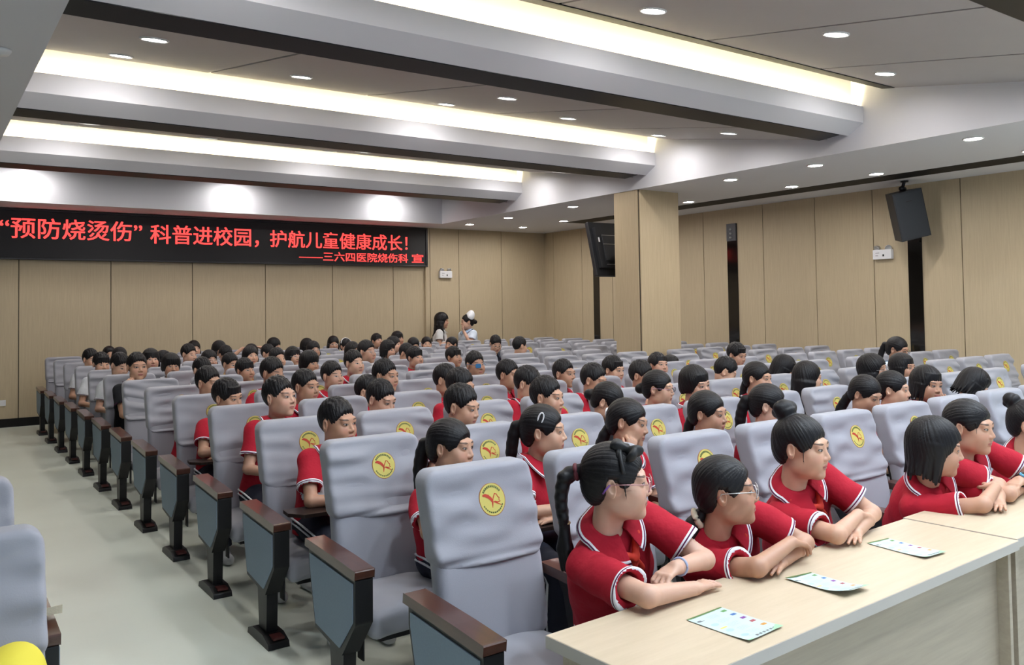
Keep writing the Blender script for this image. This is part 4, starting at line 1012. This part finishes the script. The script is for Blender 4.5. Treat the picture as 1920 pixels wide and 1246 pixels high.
P_FAR = [
 ('b11', 6, 511, 700, 50, 10, 'boy/3', 'in red polo with lowered forehead, sixth row near the aisle', {}),
 ('b14', 6, 623, 705, 44, 2, 'boy/4', 'in red polo with tall cropped hair, sixth row', {}),
 ('b34', 6, 891, 684, 34, 2, 'boy/5', 'wearing glasses with a blue eye patch, sixth row', dict(acc=['patch'])),
 ('c14', 6, 1259, 685, 110, 10, 'bob/1', 'with straight dark hair, behind the pale lifted face by the pillar', {}),
 ('b18', 7, 664, 681, 42, 2, 'boy/6', 'with short hair and chin above the chair, seventh row', {}),
 ('b29', 8, 851, 669, 48, 4, 'fringe/5', 'with short fringe, eighth row, in front of the standing woman', {}),
 ('a6', 8, 257, 688, 18, 0, 'boy/7', 'in black t-shirt resting one cheek on a hand beside the aisle', dict(shirt=(.010, .011, .014, 0), pose='cheek-', s=1.1)),
 ('a15', 8, 379, 694, 40, 14, 'boy/8', 'with only cropped hair and brow above the chair, eighth row near aisle', {}),
 ('a17', 8, 459.5, 694, 40, 2, 'fringe/6', 'in profile-turned pose with short fringe, eighth row', {}),
 ('b8', 8, 581, 680, 44, 6, 'bowl/1', 'with glossy bowl-cut hair, eighth row', {}),
 ('b27', 8, 778, 670, 44, 4, 'fringe/7', 'with soft fringe and eyes above the chair, eighth row', {}),
 ('a5', 9, 224, 685, 40, 24, 'boy/9', 'with bowed dark hair, left of the cheek-resting boy', dict(shirt=(.5, .52, .55, 0))),
 ('a9', 9, 321, 685, 14, 6, 'bowl/2', 'with round bowl-cut hair facing forward, ninth row', {}),
 ('a16', 9, 432, 683, 42, 10, 'boy/10', 'with cropped hair and lowered eyes, ninth row', {}),
 ('b6', 9, 520, 673, 34, 4, 'boy/11', 'with cropped hair and brow visible, ninth row', {}),
 ('b28', 9, 762, 663, 60, 22, 'boy/12', 'with only dark hair showing, behind the soft-fringed boy', {}),
 ('b19', 9, 688, 660, 50, 0, 'boy/13', 'in white shirt with thin glasses, tallest head of the rear rows', dict(acc=['thin'], shirt=(.6, .6, .64, 0), s=1.28)),
 ('c2', 9, 975, 649, 120, 8, 'boy/14', 'seen from behind with round dark hair, ninth row right', {}),
 ('a4', 10, 190, 682, 20, 8, 'fringe/8', 'with dark fringe, eyes just above the tenth-row aisle chair', dict(shirt=(.6, .62, .66, 0))),
 ('a7', 10, 283, 674, 14, 2, 'bob/2', 'with bobbed fringe and topknot, right of the cheek-resting boy', {}),
 ('a14', 10, 393, 675, 26, 4, 'long/1', 'with glasses and long parted dark hair, tenth row', dict(acc=['thin'])),
 ('b3', 10, 470, 667, 24, 4, 'long/2', 'with long dark hair below the raised hands', {}),
 ('b7', 10, 550, 668, 36, 4, 'bob/3', 'with glasses and short bob, tenth row', dict(acc=['thin'])),
 ('b17', 10, 662, 658, 44, 4, 'long/3', 'with pale face and long dark hair, left of the tallest head', {}),
 ('b21', 10, 728, 655, 52, 10, 'bob/4', 'with low dark bob, tenth row', {}),
 ('c1', 10, 929, 645, 22, 26, 'boy/15', 'in dark top with glasses looking down, right of the nurse', dict(acc=['black'], shirt=(.03, .035, .05, 0))),
 ('a1', 11, 170, 674, 36, 8, 'boy/1', 'with dark hair at the far left, eleventh row', {}),
 ('a8', 11, 307, 676, 60, 20, 'bob/5', 'with just dark hair showing, behind the bowl-cut child', {}),
 ('a11', 11, 354, 664, 46, 8, 'boy/2', 'with full dark hair, eleventh row', {}),
 ('a13', 11, 423, 666, 30, 20, 'boy/3', 'with glossy bowed hair, eleventh row', {}),
 ('b4', 11, 503, 663, 50, 6, 'boy/4', 'with dark hair left of the cropped head, eleventh row', {}),
 ('b10', 11, 588, 656, 22, 2, 'long/4', 'with glasses and pale face, eleventh row', dict(acc=['thin'])),
 ('b22', 11, 739, 646, 66, 4, 'long/5', 'in profile with long dark hair, eleventh row', {}),
 ('b25', 11, 775.5, 648, 24, 14, 'lowtail/10', 'with dark tied hair looking down, eleventh row', {}),
 ('b30', 11, 846, 646, -40, 2, 'lowtail/11', 'with face turned left, just in front of the nurse', {}),
 ('a3', 12, 225, 668, 24, 4, 'long/6', 'with long hair, right one of two heads at the far left back', {}),
 ('a12', 12, 412, 655, 36, 2, 'long/7', 'with long wavy hair against the back wall, twelfth row', {}),
 ('b2', 12, 472, 661, 30, 6, 'bob/6', 'with both hands clasped on the head in pale blue sleeves', dict(shirt=(.50, .62, .70, 0), pose='up')),
 ('b16', 12, 649, 649, 30, 2, 'pulled/1', 'with white hair band, twelfth row', dict(acc=['band'])),
 ('b26', 12, 800, 645, 10, 2, 'pulled/2', 'with face towards the camera, left of the standing woman', {}),
 ('a2', 13, 205, 665, 14, 0, 'pulled/3', 'with tied-back hair, left one of two heads at the far left back', {}),
 ('a10', 13, 364, 654, 20, 2, 'long/8', 'with long dark hair at the back wall, left half', {}),
 ('b5', 13, 514, 648, 60, 12, 'long/9', 'with hair hanging over the face at the back wall', {}),
 ('b9', 13, 576, 649, 50, 14, 'bob/7', 'with bowed dark hair at the back wall, behind pale-faced girl', {}),
 ('b15', 13, 625, 644, 10, 10, 'long/10', 'with glasses and dark hair, last row below the third wall seam', dict(acc=['thin'])),
 ('b20', 13, 707, 639, 36, -8, 'fringe/9', 'with lifted face and short fringe, last row', {}),
 ('b23', 13, 746, 635, 46, 2, 'bob/8', 'with short dark hair, last row left of the wall corner', {}),
]
def theta_c(x, y): return math.degrees(math.atan2(x-CAM[0], y-CAM[1]))
def mark_seat(row, x):
    j = round((x-.37)/PITCH)
    if j <= 10: TAKEN[('c', row, max(0, j))] = True
    else: TAKEN[('r', row, max(0, round((x-7.58)/PITCH)))] = True
    return seat_x(max(0, j)) if j <= 10 else right_x(max(0, round((x-7.58)/PITCH)))
def make_mid(p):
    key, row, u, v, phi, pit, rol, hk, pose, lab, op = p
    y0 = ROWD*(row-1); hy = y0+(.20 if row > 2 else .16)
    hw = unproject(u, v, hy); sx = mark_seat(row, hw[0]); sc = op.get('s', 1.0)*(1+.012*math.sin(u*7.3))
    az = phi-theta_c(hw[0], hy); R = headrot(az, pit, rol)
    sx = op.get('seat', sx); hx = op.get('hip', hw[0]*.45+sx*.55); root = A(hx, y0+.27, 0)
    k = Skel(hw-root, R, az, (0, 0, .53), sc)
    zt = .655
    if pose == 'fold': fold_arms(k, zt, 1 if u % 2 else -1); TABLET.add((row, max(0, round((sx-.37)/PITCH))))
    else: lap_arms(k)
    if pose.startswith('cheek') or pose.startswith('mouth'): cheek_arm(k, -1 if pose[-1] == '-' else 1, zt, pose[0] == 'm')
    near = sx < 1.2 and row < 6
    sh = op.get('shirt', RED)
    o = obj('person', build_body(k, 'mid', near)); o.location = root
    finish(o, 'person '+lab, SKINS[int(u) % 5], k, hk, [acc_mesh(a) for a in op.get('acc', ())], build_shirt(k, 'mid', seed=int(u)), sh, build_collar(k))
    if near:
        me, at = build_trousers(k); t = obj('trousers', me, o); [obj('side_stripe', q_, t) for q_ in piping(at)]
        for a in at: obj('shoe', shoe_mesh(a[2]), o)
FARC = {}
def far_body(azb, pitb, pose):
    if (azb, pitb, pose) not in FARC:
        R = headrot(azb, pitb, 0); k = Skel((0, -.07, 1.12), R, azb, (0, 0, .53), 1.0)
        lap_arms(k)
        if pose.startswith('cheek'): cheek_arm(k, -1, .655)
        if pose == 'up':
            for q in (-1, 1): k.set_arm(q, k.sh[q]+A(q*.19, -.04, .13), k.hc+A(q*.07, .0, .135), d=(-q*.8, -.1, .15), n=(0, 0, -1), curl=.4)
        FARC[(azb, pitb, pose)] = (k, build_body(k, 'lo' if pose == 'lap' else 'mid', False), build_shirt(k, 'lo', seed=azb), build_collar(k))
    return FARC[(azb, pitb, pose)]
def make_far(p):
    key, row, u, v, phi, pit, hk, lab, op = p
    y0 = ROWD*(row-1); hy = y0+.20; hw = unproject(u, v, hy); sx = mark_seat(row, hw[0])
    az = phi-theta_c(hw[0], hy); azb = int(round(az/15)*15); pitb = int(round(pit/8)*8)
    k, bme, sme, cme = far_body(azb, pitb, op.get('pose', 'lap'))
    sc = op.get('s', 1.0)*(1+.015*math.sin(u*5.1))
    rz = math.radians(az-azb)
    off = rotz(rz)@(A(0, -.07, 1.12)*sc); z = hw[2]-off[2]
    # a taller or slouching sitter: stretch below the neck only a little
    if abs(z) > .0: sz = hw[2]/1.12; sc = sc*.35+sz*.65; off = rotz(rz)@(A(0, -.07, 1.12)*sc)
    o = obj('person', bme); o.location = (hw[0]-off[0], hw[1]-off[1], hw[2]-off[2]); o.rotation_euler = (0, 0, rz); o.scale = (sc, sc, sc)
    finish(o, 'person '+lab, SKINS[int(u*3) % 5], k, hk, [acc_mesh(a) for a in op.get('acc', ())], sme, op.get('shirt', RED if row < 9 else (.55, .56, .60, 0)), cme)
for p in P_MID: make_mid(p)
for p in P_FAR: make_far(p)
# ------------------------------------------------------------------ front row at the desks
def frame_desk(x0, y0, x1, y1, label, skew=0.0):
    """desk whose rear edge runs from (x0,y0) to (x1,y1)"""
    ang = math.atan2(y1-y0, x1-x0); L = math.hypot(x1-x0, y1-y0)
    t = tag(empty('desk', (x0, y0, 0), ang), label, 'desk', 'pale wooden desks in front of the first row')
    m = MB(); m.box(0, L, -.465, 0, .712, .75); tp = m.obj('table_top', MT['desk'], t, .003)
    m = MB(); m.box(.0, L, -.4665, -.4652, .7135, .7485); m.box(-.0013, -.0001, -.464, -.001, .7135, .7485); m.obj('edge_band', MT['deskedge'], tp)
    m = MB(); m.box(.055, L-.055, -.40, -.382, .06, .711); m.obj('modesty_panel', MT['deskfront'], t, .002)
    for xa in (.03, L-.055):
        m = MB(); m.box(xa, xa+.025, -.445, -.04, 0, .711); m.obj('side_panel', MT['deskfront'], t, .002)
frame_desk(.041, -.339, 2.10, -.249, 'nearest pale maple desk with three leaflets on it')
frame_desk(2.115, -.235, 4.16, -.145, 'second pale maple desk, at the right edge of the photo')
def leaflet(a, b_, d, label, lift):
    a, b_, d = A(*a, 0), A(*b_, 0), A(*d, 0); U, Vv = b_-a, d-a; wU, wV = np.linalg.norm(U), np.linalg.norm(Vv); U, Vv = U/wU, Vv/wV
    rz = lambda u, v: .7515+lift*(max(0, (v-.55))**2*1.2+max(0, .35-u)**2*.5)
    m = MB()
    def P(u, v, o=0): p = a+U*wU*u+Vv*wV*v; return (p[0], p[1], rz(u, v)+o)
    def quad(u0, v0, u1, v1, mi, o=.0004, n=1):
        for i in range(n):
            va, vb = v0+(v1-v0)*i/n, v0+(v1-v0)*(i+1)/n
            m.add([P(u0, va, o), P(u1, va, o), P(u1, vb, o), P(u0, vb, o)], [(0, 1, 2, 3)], mi)
    for i in range(10):
        for j in range(6):
            c = [(j/6, i/10), ((j+1)/6, i/10), ((j+1)/6, (i+1)/10), (j/6, (i+1)/10)]
            m.add([P(*q) for q in c], [(0, 1, 2, 3)], 0, True)
    quad(0, 0, 1, .030, 2); quad(.05, .03, .95, .036, 3)
    for k, (v, mi) in enumerate(((.10, 3), (.26, 4), (.42, 5), (.57, 6), (.74, 7))): quad(.80, v, .93, v+.055, mi, .0005)
    for v in (.36, .60, .83):
        for k in range(10):
            a0, a1 = 2*PI*k/10, 2*PI*(k+1)/10
            m.add([P(.20, v, .0005), P(.20+.095*math.cos(a0), v+.045*math.sin(a0), .0005), P(.20+.095*math.cos(a1), v+.045*math.sin(a1), .0005)], [(0, 1, 2)], 8)
    quad(.12, .48, .30, .51, 9, .0005); quad(.05, .14, .16, .18, 1, .0005); quad(.08, .17, .22, .185, 1, .0006)
    rg = random.Random(3)
    for v0 in (.12, .29, .45, .61, .76):
        for r in range(4):
            e = rg.uniform(.05, .18); quad(.36, v0+r*.026, .74-e, v0+r*.026+.009, 10, .0005)
    for k in range(6): quad(.30+k*.10, .925, .365+k*.10, .965, 1, .0005)
    for k in range(7): quad(.2+k*.09, .885, .25+k*.09, .895, 10, .0005)
    # leafy corner
    for q in range(9):
        u = .70+.03*q; quad(min(u, .97), .985-.012*q, 1., 1.0 if q == 0 else .998-.010*q, 11, .0006+.00003*q)
    quad(.0, .975, .14, 1., 11, .0005)
    o = m.obj('leaflet', [MT['paper'], MT['ink'], MT['pdark'], MT['pgreen'], MT['pblue'], MT['ppurple'], MT['pred'], MT['porange'], MT['psky'], MT['pyel'], MT['inkl'], MT['pmint']])
    tag(o, label, 'leaflet', 'printed leaflets on the nearest desk')
leaflet((.446, -.509), (.615, -.496), (.459, -.735), 'nearest of the three printed leaflets on the desk', .02)
leaflet((.998, -.450), (1.132, -.458), (.994, -.685), 'middle one of the three printed leaflets, with a curled corner', .075)
leaflet((1.614, -.373), (1.749, -.382), (1.589, -.624), 'farthest of the three printed leaflets, beside the second desk', .03)
# ---- hand-made hair of the front row
rg = random.Random(5)
def braid_parts():
    P = [A(0, .108, .030), A(0, .150, .022), A(0, .172, -.02), A(0, .176, -.065), A(0, .172, -.115)]
    out = [(P[0], P[1], .020, .022)]
    for i in range(9):
        t = i/8; p = A(.010*(1 if i % 2 else -1), .166+.010*math.sin(t*3), -.0-.125*t); out.append((p+A(-.004, 0, .010), p+A(.004, 0, -.010), .022-.004*t, .020-.004*t))
    for i in range(6): out.append((A(rg.uniform(-.006, .006), .165, -.145), A(rg.uniform(-.016, .016), .163+rg.uniform(-.015, .015), -.215), .013, .013)); out.append((out[-1][1], out[-1][1]+A(0, -.004, -.07), .013, .004))
    for i in range(5): out.append((A(0, .12, .035), A(rg.uniform(-.02, .02), .15+rg.uniform(-.01, .02), .0), .012, .008))
    return out
HAIR['front_braid'] = build_hair('pulled', 31, res=.0028, tail=(A(0, .108, .030), braid_parts()),
    tufts=[((.073*q, -.028, .0), (.071*q, -.034, -.045), .003, .0012) for q in (-1, 1)])
HAIR['front_low'] = build_hair('pulled', 32, res=.0028, tail=(A(0, .098, -.082), [(A(0, .098, -.082), A(0, .125, -.12), .022, .026)]+pony((0, .122, -.115), (.0, .4, -.8), .20, .034, 6, seed=8)))
HAIR['front_bun'] = build_hair('pulled', 33, res=.0028, tail=(A(0, .066, .118), [(A(0, .070, .128), A(0, .074, .136), .041, .038), (A(.022, .06, .142), A(-.02, .085, .14), .026, .024), (A(0, .1, .12), A(.02, .09, .14), .022, .022)]),
    tufts=[((.071*q, -.032, .0), (.068*q, -.036, -.07), .0024, .0010) for q in (-1, 1)])
HAIR['front_bob'] = build_hair('sidebob', 34, res=.0030)
HAIR['front_pulled'] = build_hair('pulled', 35, res=.0030, tail=(A(0, .112, -.02), pony((0, .112, -.02), (0, .5, -.7), .14, .026, seed=4)), tufts=[((.066*q, -.052, .03), (.062*q, -.058, -.04), .0022, .0010) for q in (-1, 1)])
HAIR['front_topbun'] = build_hair('pulled', 36, res=.0030, tail=(A(0, .085, .10), [(A(0, .09, .11), A(0, .10, .115), .040, .036), (A(.02, .1, .08), A(0, .12, .09), .02, .015)]))
def scarf_mesh(k):
    c = k.N+k.fw*.114*k.s-k.up*.080*k.s; f = Field(c-A(.16, .16, .18), c+A(.16, .16, .14), .0055)
    f.cone(c+k.rt*.008, c-k.rt*.008, .012, .012, .008)
    for q in (-1, 1):
        f.cone(c, c+k.rt*q*.026-k.up*.080+k.fw*.004, .008, .014, .008); f.cone(c, c+k.rt*q*.055+k.up*.050-k.fw*.03, .011, .016, .01)
        f.cone(c+k.rt*q*.055+k.up*.050-k.fw*.03, c+k.rt*q*.085+k.up*.085-k.fw*.085, .016, .014, .01)
    return f.mesh('neckerchief', MT['scarf'])[0]
def front_person(uv, hy, phi, pit, roll, hip, hk, lab, arms, acc=(), skin=0, s=1.0, scarf=True, twist=None):
    hw = unproject(uv[0], uv[1], hy); az = phi-theta_c(hw[0], hy); R = headrot(az, pit, roll)
    mark_seat(1, hip[0])
    root = A(hip[0], hip[1], 0)
    k = Skel(hw-root, R, az, (0, 0, .53), s, twist=twist)
    for q, (e, w, d, n, c) in arms.items(): k.set_arm(q, A(*e)-root, A(*w)-root, d=d, n=n, curl=c)
    if not arms: lap_arms(k)
    o = obj('person', build_body(k, 'hi', False)); o.location = root
    finish(o, 'person '+lab, SKINS[skin], k, hk, acc, build_shirt(k, 'hi', sl=.74, seed=int(uv[0])), RED, build_collar(k))
    if scarf: obj('neckerchief', scarf_mesh(k), o)
    me, at = build_trousers(k); t = obj('trousers', me, o); [obj('side_stripe', q_, t) for q_ in piping(at)]
    return o, k
DN = (0, 0, -1)
o, k = front_person((1157, 903), -.14, 86, 1, 0, (.72, .12), 'front_braid', 'in red polo with braid, black bow and pink glasses, arms crossed on the desk',
    {-1: ((.40, -.40, .80), (.63, -.375, .775), (.97, .12, 0), DN, .15), 1: ((.80, -.29, .805), (.575, -.345, .845), (-.96, -.06, -.22), DN, .75)}, skin=2, twist=18)
T = mat4(k.hc, k.R, k.hs)
obj('glasses', glasses('pink'), o, T)
m = MB()
for q in (-1, 1): m.tube([(q*.080, .016, .006), (q*.0805, .030, -.010), (q*.079, .038, -.022)], .0032, 6)
obj('temple_tip', m.mesh('temple_tip', MT['purple']), o, T)
m = MB(); m.tube([(.0895*math.sin(a), -.028+.02*math.cos(a), .030+.094*math.cos(a)) for a in np.linspace(-1.45, 1.45, 20)], .0065, 8); obj('hair_band', m.mesh('hair_band', MT['bow']), o, T)
f = Field(A(-.13, -.13, .04), A(.07, .06, .20), .004)
f.cone((-.040, -.032, .112), (-.036, -.032, .116), .013, .013, .006)
for sg in (-1, 1):
    f.ell((-.044+sg*.004, -.032+sg*.026, .112+sg*.008), (.018, .026, .020), .006, rotx(sg*.35))
    f.ell((-.062+sg*.004, -.032+sg*.018, .092-.004*sg), (.010, .013, .024), .006, rotx(-sg*.5))
f.apply(lambda V, X, Y, Z: V+.002*np.sin(160*X+110*Z))
obj('hair_bow', f.mesh('hair_bow', MT['bow'])[0], o, T)
m = MB(); m.tube([(.021*math.cos(a), .128+.004*math.sin(a), .026+.021*math.sin(a)) for a in np.linspace(0, 2*PI, 16, False)], .0075, 8, closed=True); obj('hair_tie', m.mesh('hair_tie', MT['maroon']), o, T)
m = MB(); m.tube([(.0165*math.cos(a), .166+.0165*math.sin(a), -.134) for a in np.linspace(0, 2*PI, 16, False)], .0045, 8, closed=True); obj('hair_tie', m.mesh('hair_tie', MT['tan']), o, T)
def wristlet(o, k, q, me_name, material, r=.0275, th=.0035, back=.03):
    e, w = k.arm[q][0], k.arm[q][1]; ax = (w-e)/np.linalg.norm(w-e); c = w-ax*back; u = np.cross(ax, A(0, 0, 1)); u /= np.linalg.norm(u); v = np.cross(ax, u)
    m = MB(); m.tube([c+r*k.s*(math.cos(a)*u+math.sin(a)*v) for a in np.linspace(0, 2*PI, 24, False)], th, 8, closed=True)
    return obj(me_name, m.mesh(me_name, material), o), c, ax, u, v
wristlet(o, k, 1, 'wristband', MT['wristblue'], .027, .0045)
o, k = front_person((1362, 920), -.20, 88, -3, 0, (1.32, .10), 'front_low', 'in red polo with clear glasses and cream scrunchie, leaning low over crossed arms',
    {-1: ((.915, -.415, .80), (1.14, -.375, .838), (.96, .05, -.25), DN, .7), 1: ((1.30, -.315, .795), (1.07, -.375, .775), (-.95, -.30, 0), DN, .12)}, skin=3, s=.97, twist=16)
T = mat4(k.hc, k.R, k.hs); obj('glasses', glasses('silver'), o, T)
m = MB(); m.tube([((.024+.004*(i % 2))*math.cos(a), .106+.010*math.sin(a), -.094+(.022+.004*(i % 2))*math.sin(a)) for i, a in enumerate(np.linspace(0, 2*PI, 20, False))], .011, 8, closed=True); obj('scrunchie', m.mesh('scrunchie', MT['cream']), o, T)
o, k = front_person((1504, 838), -.12, 68, 3, 0, (1.86, .12), 'front_bun', 'in red polo and red scarf with a top bun, hands crossed on the desk',
    {-1: ((1.475, -.335, .80), (1.70, -.285, .835), (.90, .22, -.22), DN, .75), 1: ((1.86, -.275, .795), (1.63, -.315, .775), (-.9, -.42, 0), DN, .12)}, skin=0, twist=14)
o, k = front_person((1755, 838), -.22, 90, 8, 0, (2.70, .08), 'front_bob', 'in red polo with bobbed dark hair, leaning on the second desk',
    {-1: ((2.43, -.45, .80), (2.66, -.375, .83), (.55, .75, .1), DN, .8), 1: ((2.84, -.36, .795), (2.60, -.42, .775), (-.93, -.36, 0), DN, .12)}, skin=1, scarf=False, twist=20)
o, k = front_person((1818, 800), -.20, 68, 4, 0, (3.10, .10), 'front_pulled', 'in red polo with a black and blue wristwatch at the second desk',
    {1: ((3.10, -.40, .80), (2.88, -.385, .835), (-.97, .02, -.2), DN, .6), -1: ((2.73, -.40, .795), (2.95, -.345, .775), (.95, .2, 0), DN, .2)}, skin=1, twist=14)
wb, c, ax, u, v = wristlet(o, k, 1, 'watch', MT['screen'], .0265, .006, .02)
up_ = A(-.2, -.45, .87); up_ /= np.linalg.norm(up_); up_ = up_-ax*(up_@ax); up_ /= np.linalg.norm(up_); sd = np.cross(ax, up_); Rw = np.stack([ax, sd, up_], 1)
m = MB(); m.box(-.020, .020, -.018, .018, -.005, .006); w_ = obj('watch_case', m.mesh('watch_case', MT['watchblue'], .005), wb, mat4(c+up_*.030, Rw))
m = MB(); m.box(-.0155, .0155, -.0135, .0135, .0055, .0075); obj('watch_screen', m.mesh('watch_screen', MT['screen'], .002), wb, mat4(c+up_*.030, Rw))
front_person((1934, 795), -.10, 78, 4, 0, (4.0, .12), 'front_topbun', 'in red polo with a high bun, at the right edge of the photo', {}, skin=0, scarf=False)
# ------------------------------------------------------------------ two women standing at the back
def standing(uv, y, phi, pit, hk, lab, s, twist, arms, shirt, skin, collar_col, trouser):
    hw = unproject(uv[0], uv[1], y); az = phi-theta_c(hw[0], y); R = headrot(az, pit, 0); fw = rotz(math.radians(twist))@A(0, -1, 0)
    root = A(hw[0], y, 0)-fw*.06; root[2] = 0
    k = Skel(hw-root, R, az, (0, 0, .86), s, twist=twist, stand=True)
    arms(k)
    o = obj('person', build_body(k, 'mid', False)); o.location = root
    finish(o, 'person '+lab, SKINS[skin], k, hk, (), build_shirt(k, 'mid', sl=.62, hem=-.12, seed=int(uv[0])), shirt, None)
    c = obj('collar', build_collar(k), o); c.color = collar_col
    f = Field(A(-.3, -.3, -.02), A(.3, .3, 1.0), .012)
    for q in (-1, 1):
        hj = k.hip+k.rt*q*.085; an = hj*1.; an[2] = .10; f.cone(hj, an, .105, .07, .03)
    f.apply(lambda V, X, Y, Z: np.maximum(V, .07-Z)); obj('trousers', f.mesh('trousers', trouser)[0], o)
    for q in (-1, 1):
        an = k.hip+k.rt*q*.085; an[2] = .09; g = Field(an-A(.25, .25, .12), an+A(.25, .25, .05), .01); g.cone(an-A(0, 0, .045), an+k.fw*.13-A(0, 0, .055), .045, .034, .02); g.apply(lambda V, X, Y, Z: np.maximum(V, .004-Z)); obj('shoe', g.mesh('shoe', MT['shoe'])[0], o)
    return o, k
def arms_w(k):
    for q in (-1, 1):
        e = k.sh[q]-k.up*.24+k.rt*q*.05+k.fw*.02; k.set_arm(q, e, e+k.fw*.17-k.rt*q*.12+A(0, 0, .05), d=k.fw*.8-k.rt*q*.5, n=(0, 0, 1), curl=.7)
o, k = standing((829, 601), 12.32, 82, 6, 'wavy/3', 'standing in white blouse with long wavy dark hair, holding a phone', 1.17, 50, arms_w, (.62, .62, .62, 0), 1, (.62, .62, .62, 0), MT['navy'])
hw_ = o.location; p = (k.arm[-1][1]+k.arm[1][1])/2+k.fw*.11+A(0, 0, .03)
m = MB(); m.box(-.036, .036, -.075, .075, -.004, .004); ph_ = m.obj('phone', MT['screen'], None, .003); ph_.matrix_world = mat4(A(*hw_)+p, rotz(math.radians(50)) @ rotx(-.35)); tag(ph_, 'dark phone held by the standing woman in the white blouse', 'phone')
def arms_n(k):
    e = k.sh[1]-k.up*.20+k.fw*.14+k.rt*.02; t = k.hc+k.R@(A(.012, -.115, -.075)*k.s); d = (t-e)/np.linalg.norm(t-e); k.set_arm(1, e, t-d*.07, d=d, n=k.hc-t, curl=1.1)
    e2 = k.sh[-1]-k.up*.26-k.rt*.07-k.fw*.04; k.set_arm(-1, e2, e2+A(0, 0, -.22)+k.fw*.06, d=(0, 0, -1), n=k.rt, curl=.4)
o, k = standing((876, 603), 12.30, -76, 4, 'lowbun/6', 'standing nurse in white uniform and cap, one hand at the mouth', 1.17, -78, arms_n, (.66, .74, .86, 0), 2, (.40, .58, .80, 0), MT['nurse'])
T = mat4(k.hc, k.R, k.hs)
f = Field(A(-.14, -.10, -.06), A(.14, .20, .26), .005)
f.ell((0, .056, .082), (.094, .066, .100), 0, rotx(-.40)); f.ell((0, .018, .085), (.092, .032, .052), .02, rotx(-.3))
obj('nurse_cap', f.mesh('nurse_cap', MT['whitecloth'])[0], o, T)
fr = k.chest+k.fw*.125-A(0, 0, .06)
m = MB(); m.tube([k.N+k.rt*q_*.055+k.fw*.02 for q_ in (-1,)]+[k.N+k.fw*.085-k.up*.07-k.rt*.02, fr+A(0, 0, .05)], .004, 6); m.tube([k.N+k.rt*.055+k.fw*.02, k.N+k.fw*.085-k.up*.07+k.rt*.02, fr+A(0, 0, .05)], .004, 6); obj('lanyard', m.mesh('lanyard', MT['wristblue']), o)
m = MB(); m.box(-.042, .042, -.003, .003, -.055, .055); b2 = obj('name_badge', m.mesh('name_badge', MT['whiteplastic'], .002), o, mat4(fr, np.stack([k.rt, k.fw, A(0, 0, 1)], 1)))
m = MB(); m.box(-.03, .002, .0028, .0045, -.01, .035); m.box(.008, .034, .0028, .0045, .0, .03); obj('badge_photo', m.mesh('badge_photo', MT['ink']), b2)
# ------------------------------------------------------------------ left edge: yellow bag, folded paper
f = Field(A(-.34, -.24, -.04), A(.34, .24, .50), .008)
f.ell((0, 0, .17), (.18, .15, .20), 0); f.cone((-.06, 0, .26), (.05, .02, .34), .10, .075, .06)
f.apply(lambda V, X, Y, Z: np.maximum(V+.006*np.sin(26*X+18*Z)+.004*np.sin(40*Y+22*X), .0-Z))
me, P = f.mesh('cloth_bag', MT['yellowcloth'])
bag = obj('yellow_bag', me); bag.location = (-1.32, .12, .475); tag(bag, 'yellow printed cloth bag on the nearest seat at the lower left corner', 'bag')
m = MB(); m.add([(-.06, -.08, .0), (.06, -.08, .0), (.06, .05, .0), (-.06, .05, .0), (-.06, -.09, .045), (.06, -.09, .05)], [(0, 1, 2, 3), (0, 4, 5, 1)]); pp = m.obj('folded_paper', MT['cream'], None); md = pp.modifiers.new('t', 'SOLIDIFY'); md.thickness = .001
pp.scale = (.6, .6, .6); pp.location = (-1.075, 1.05, .672); tag(pp, 'folded cream paper on the armrest left of the aisle', 'paper')
build_chairs()
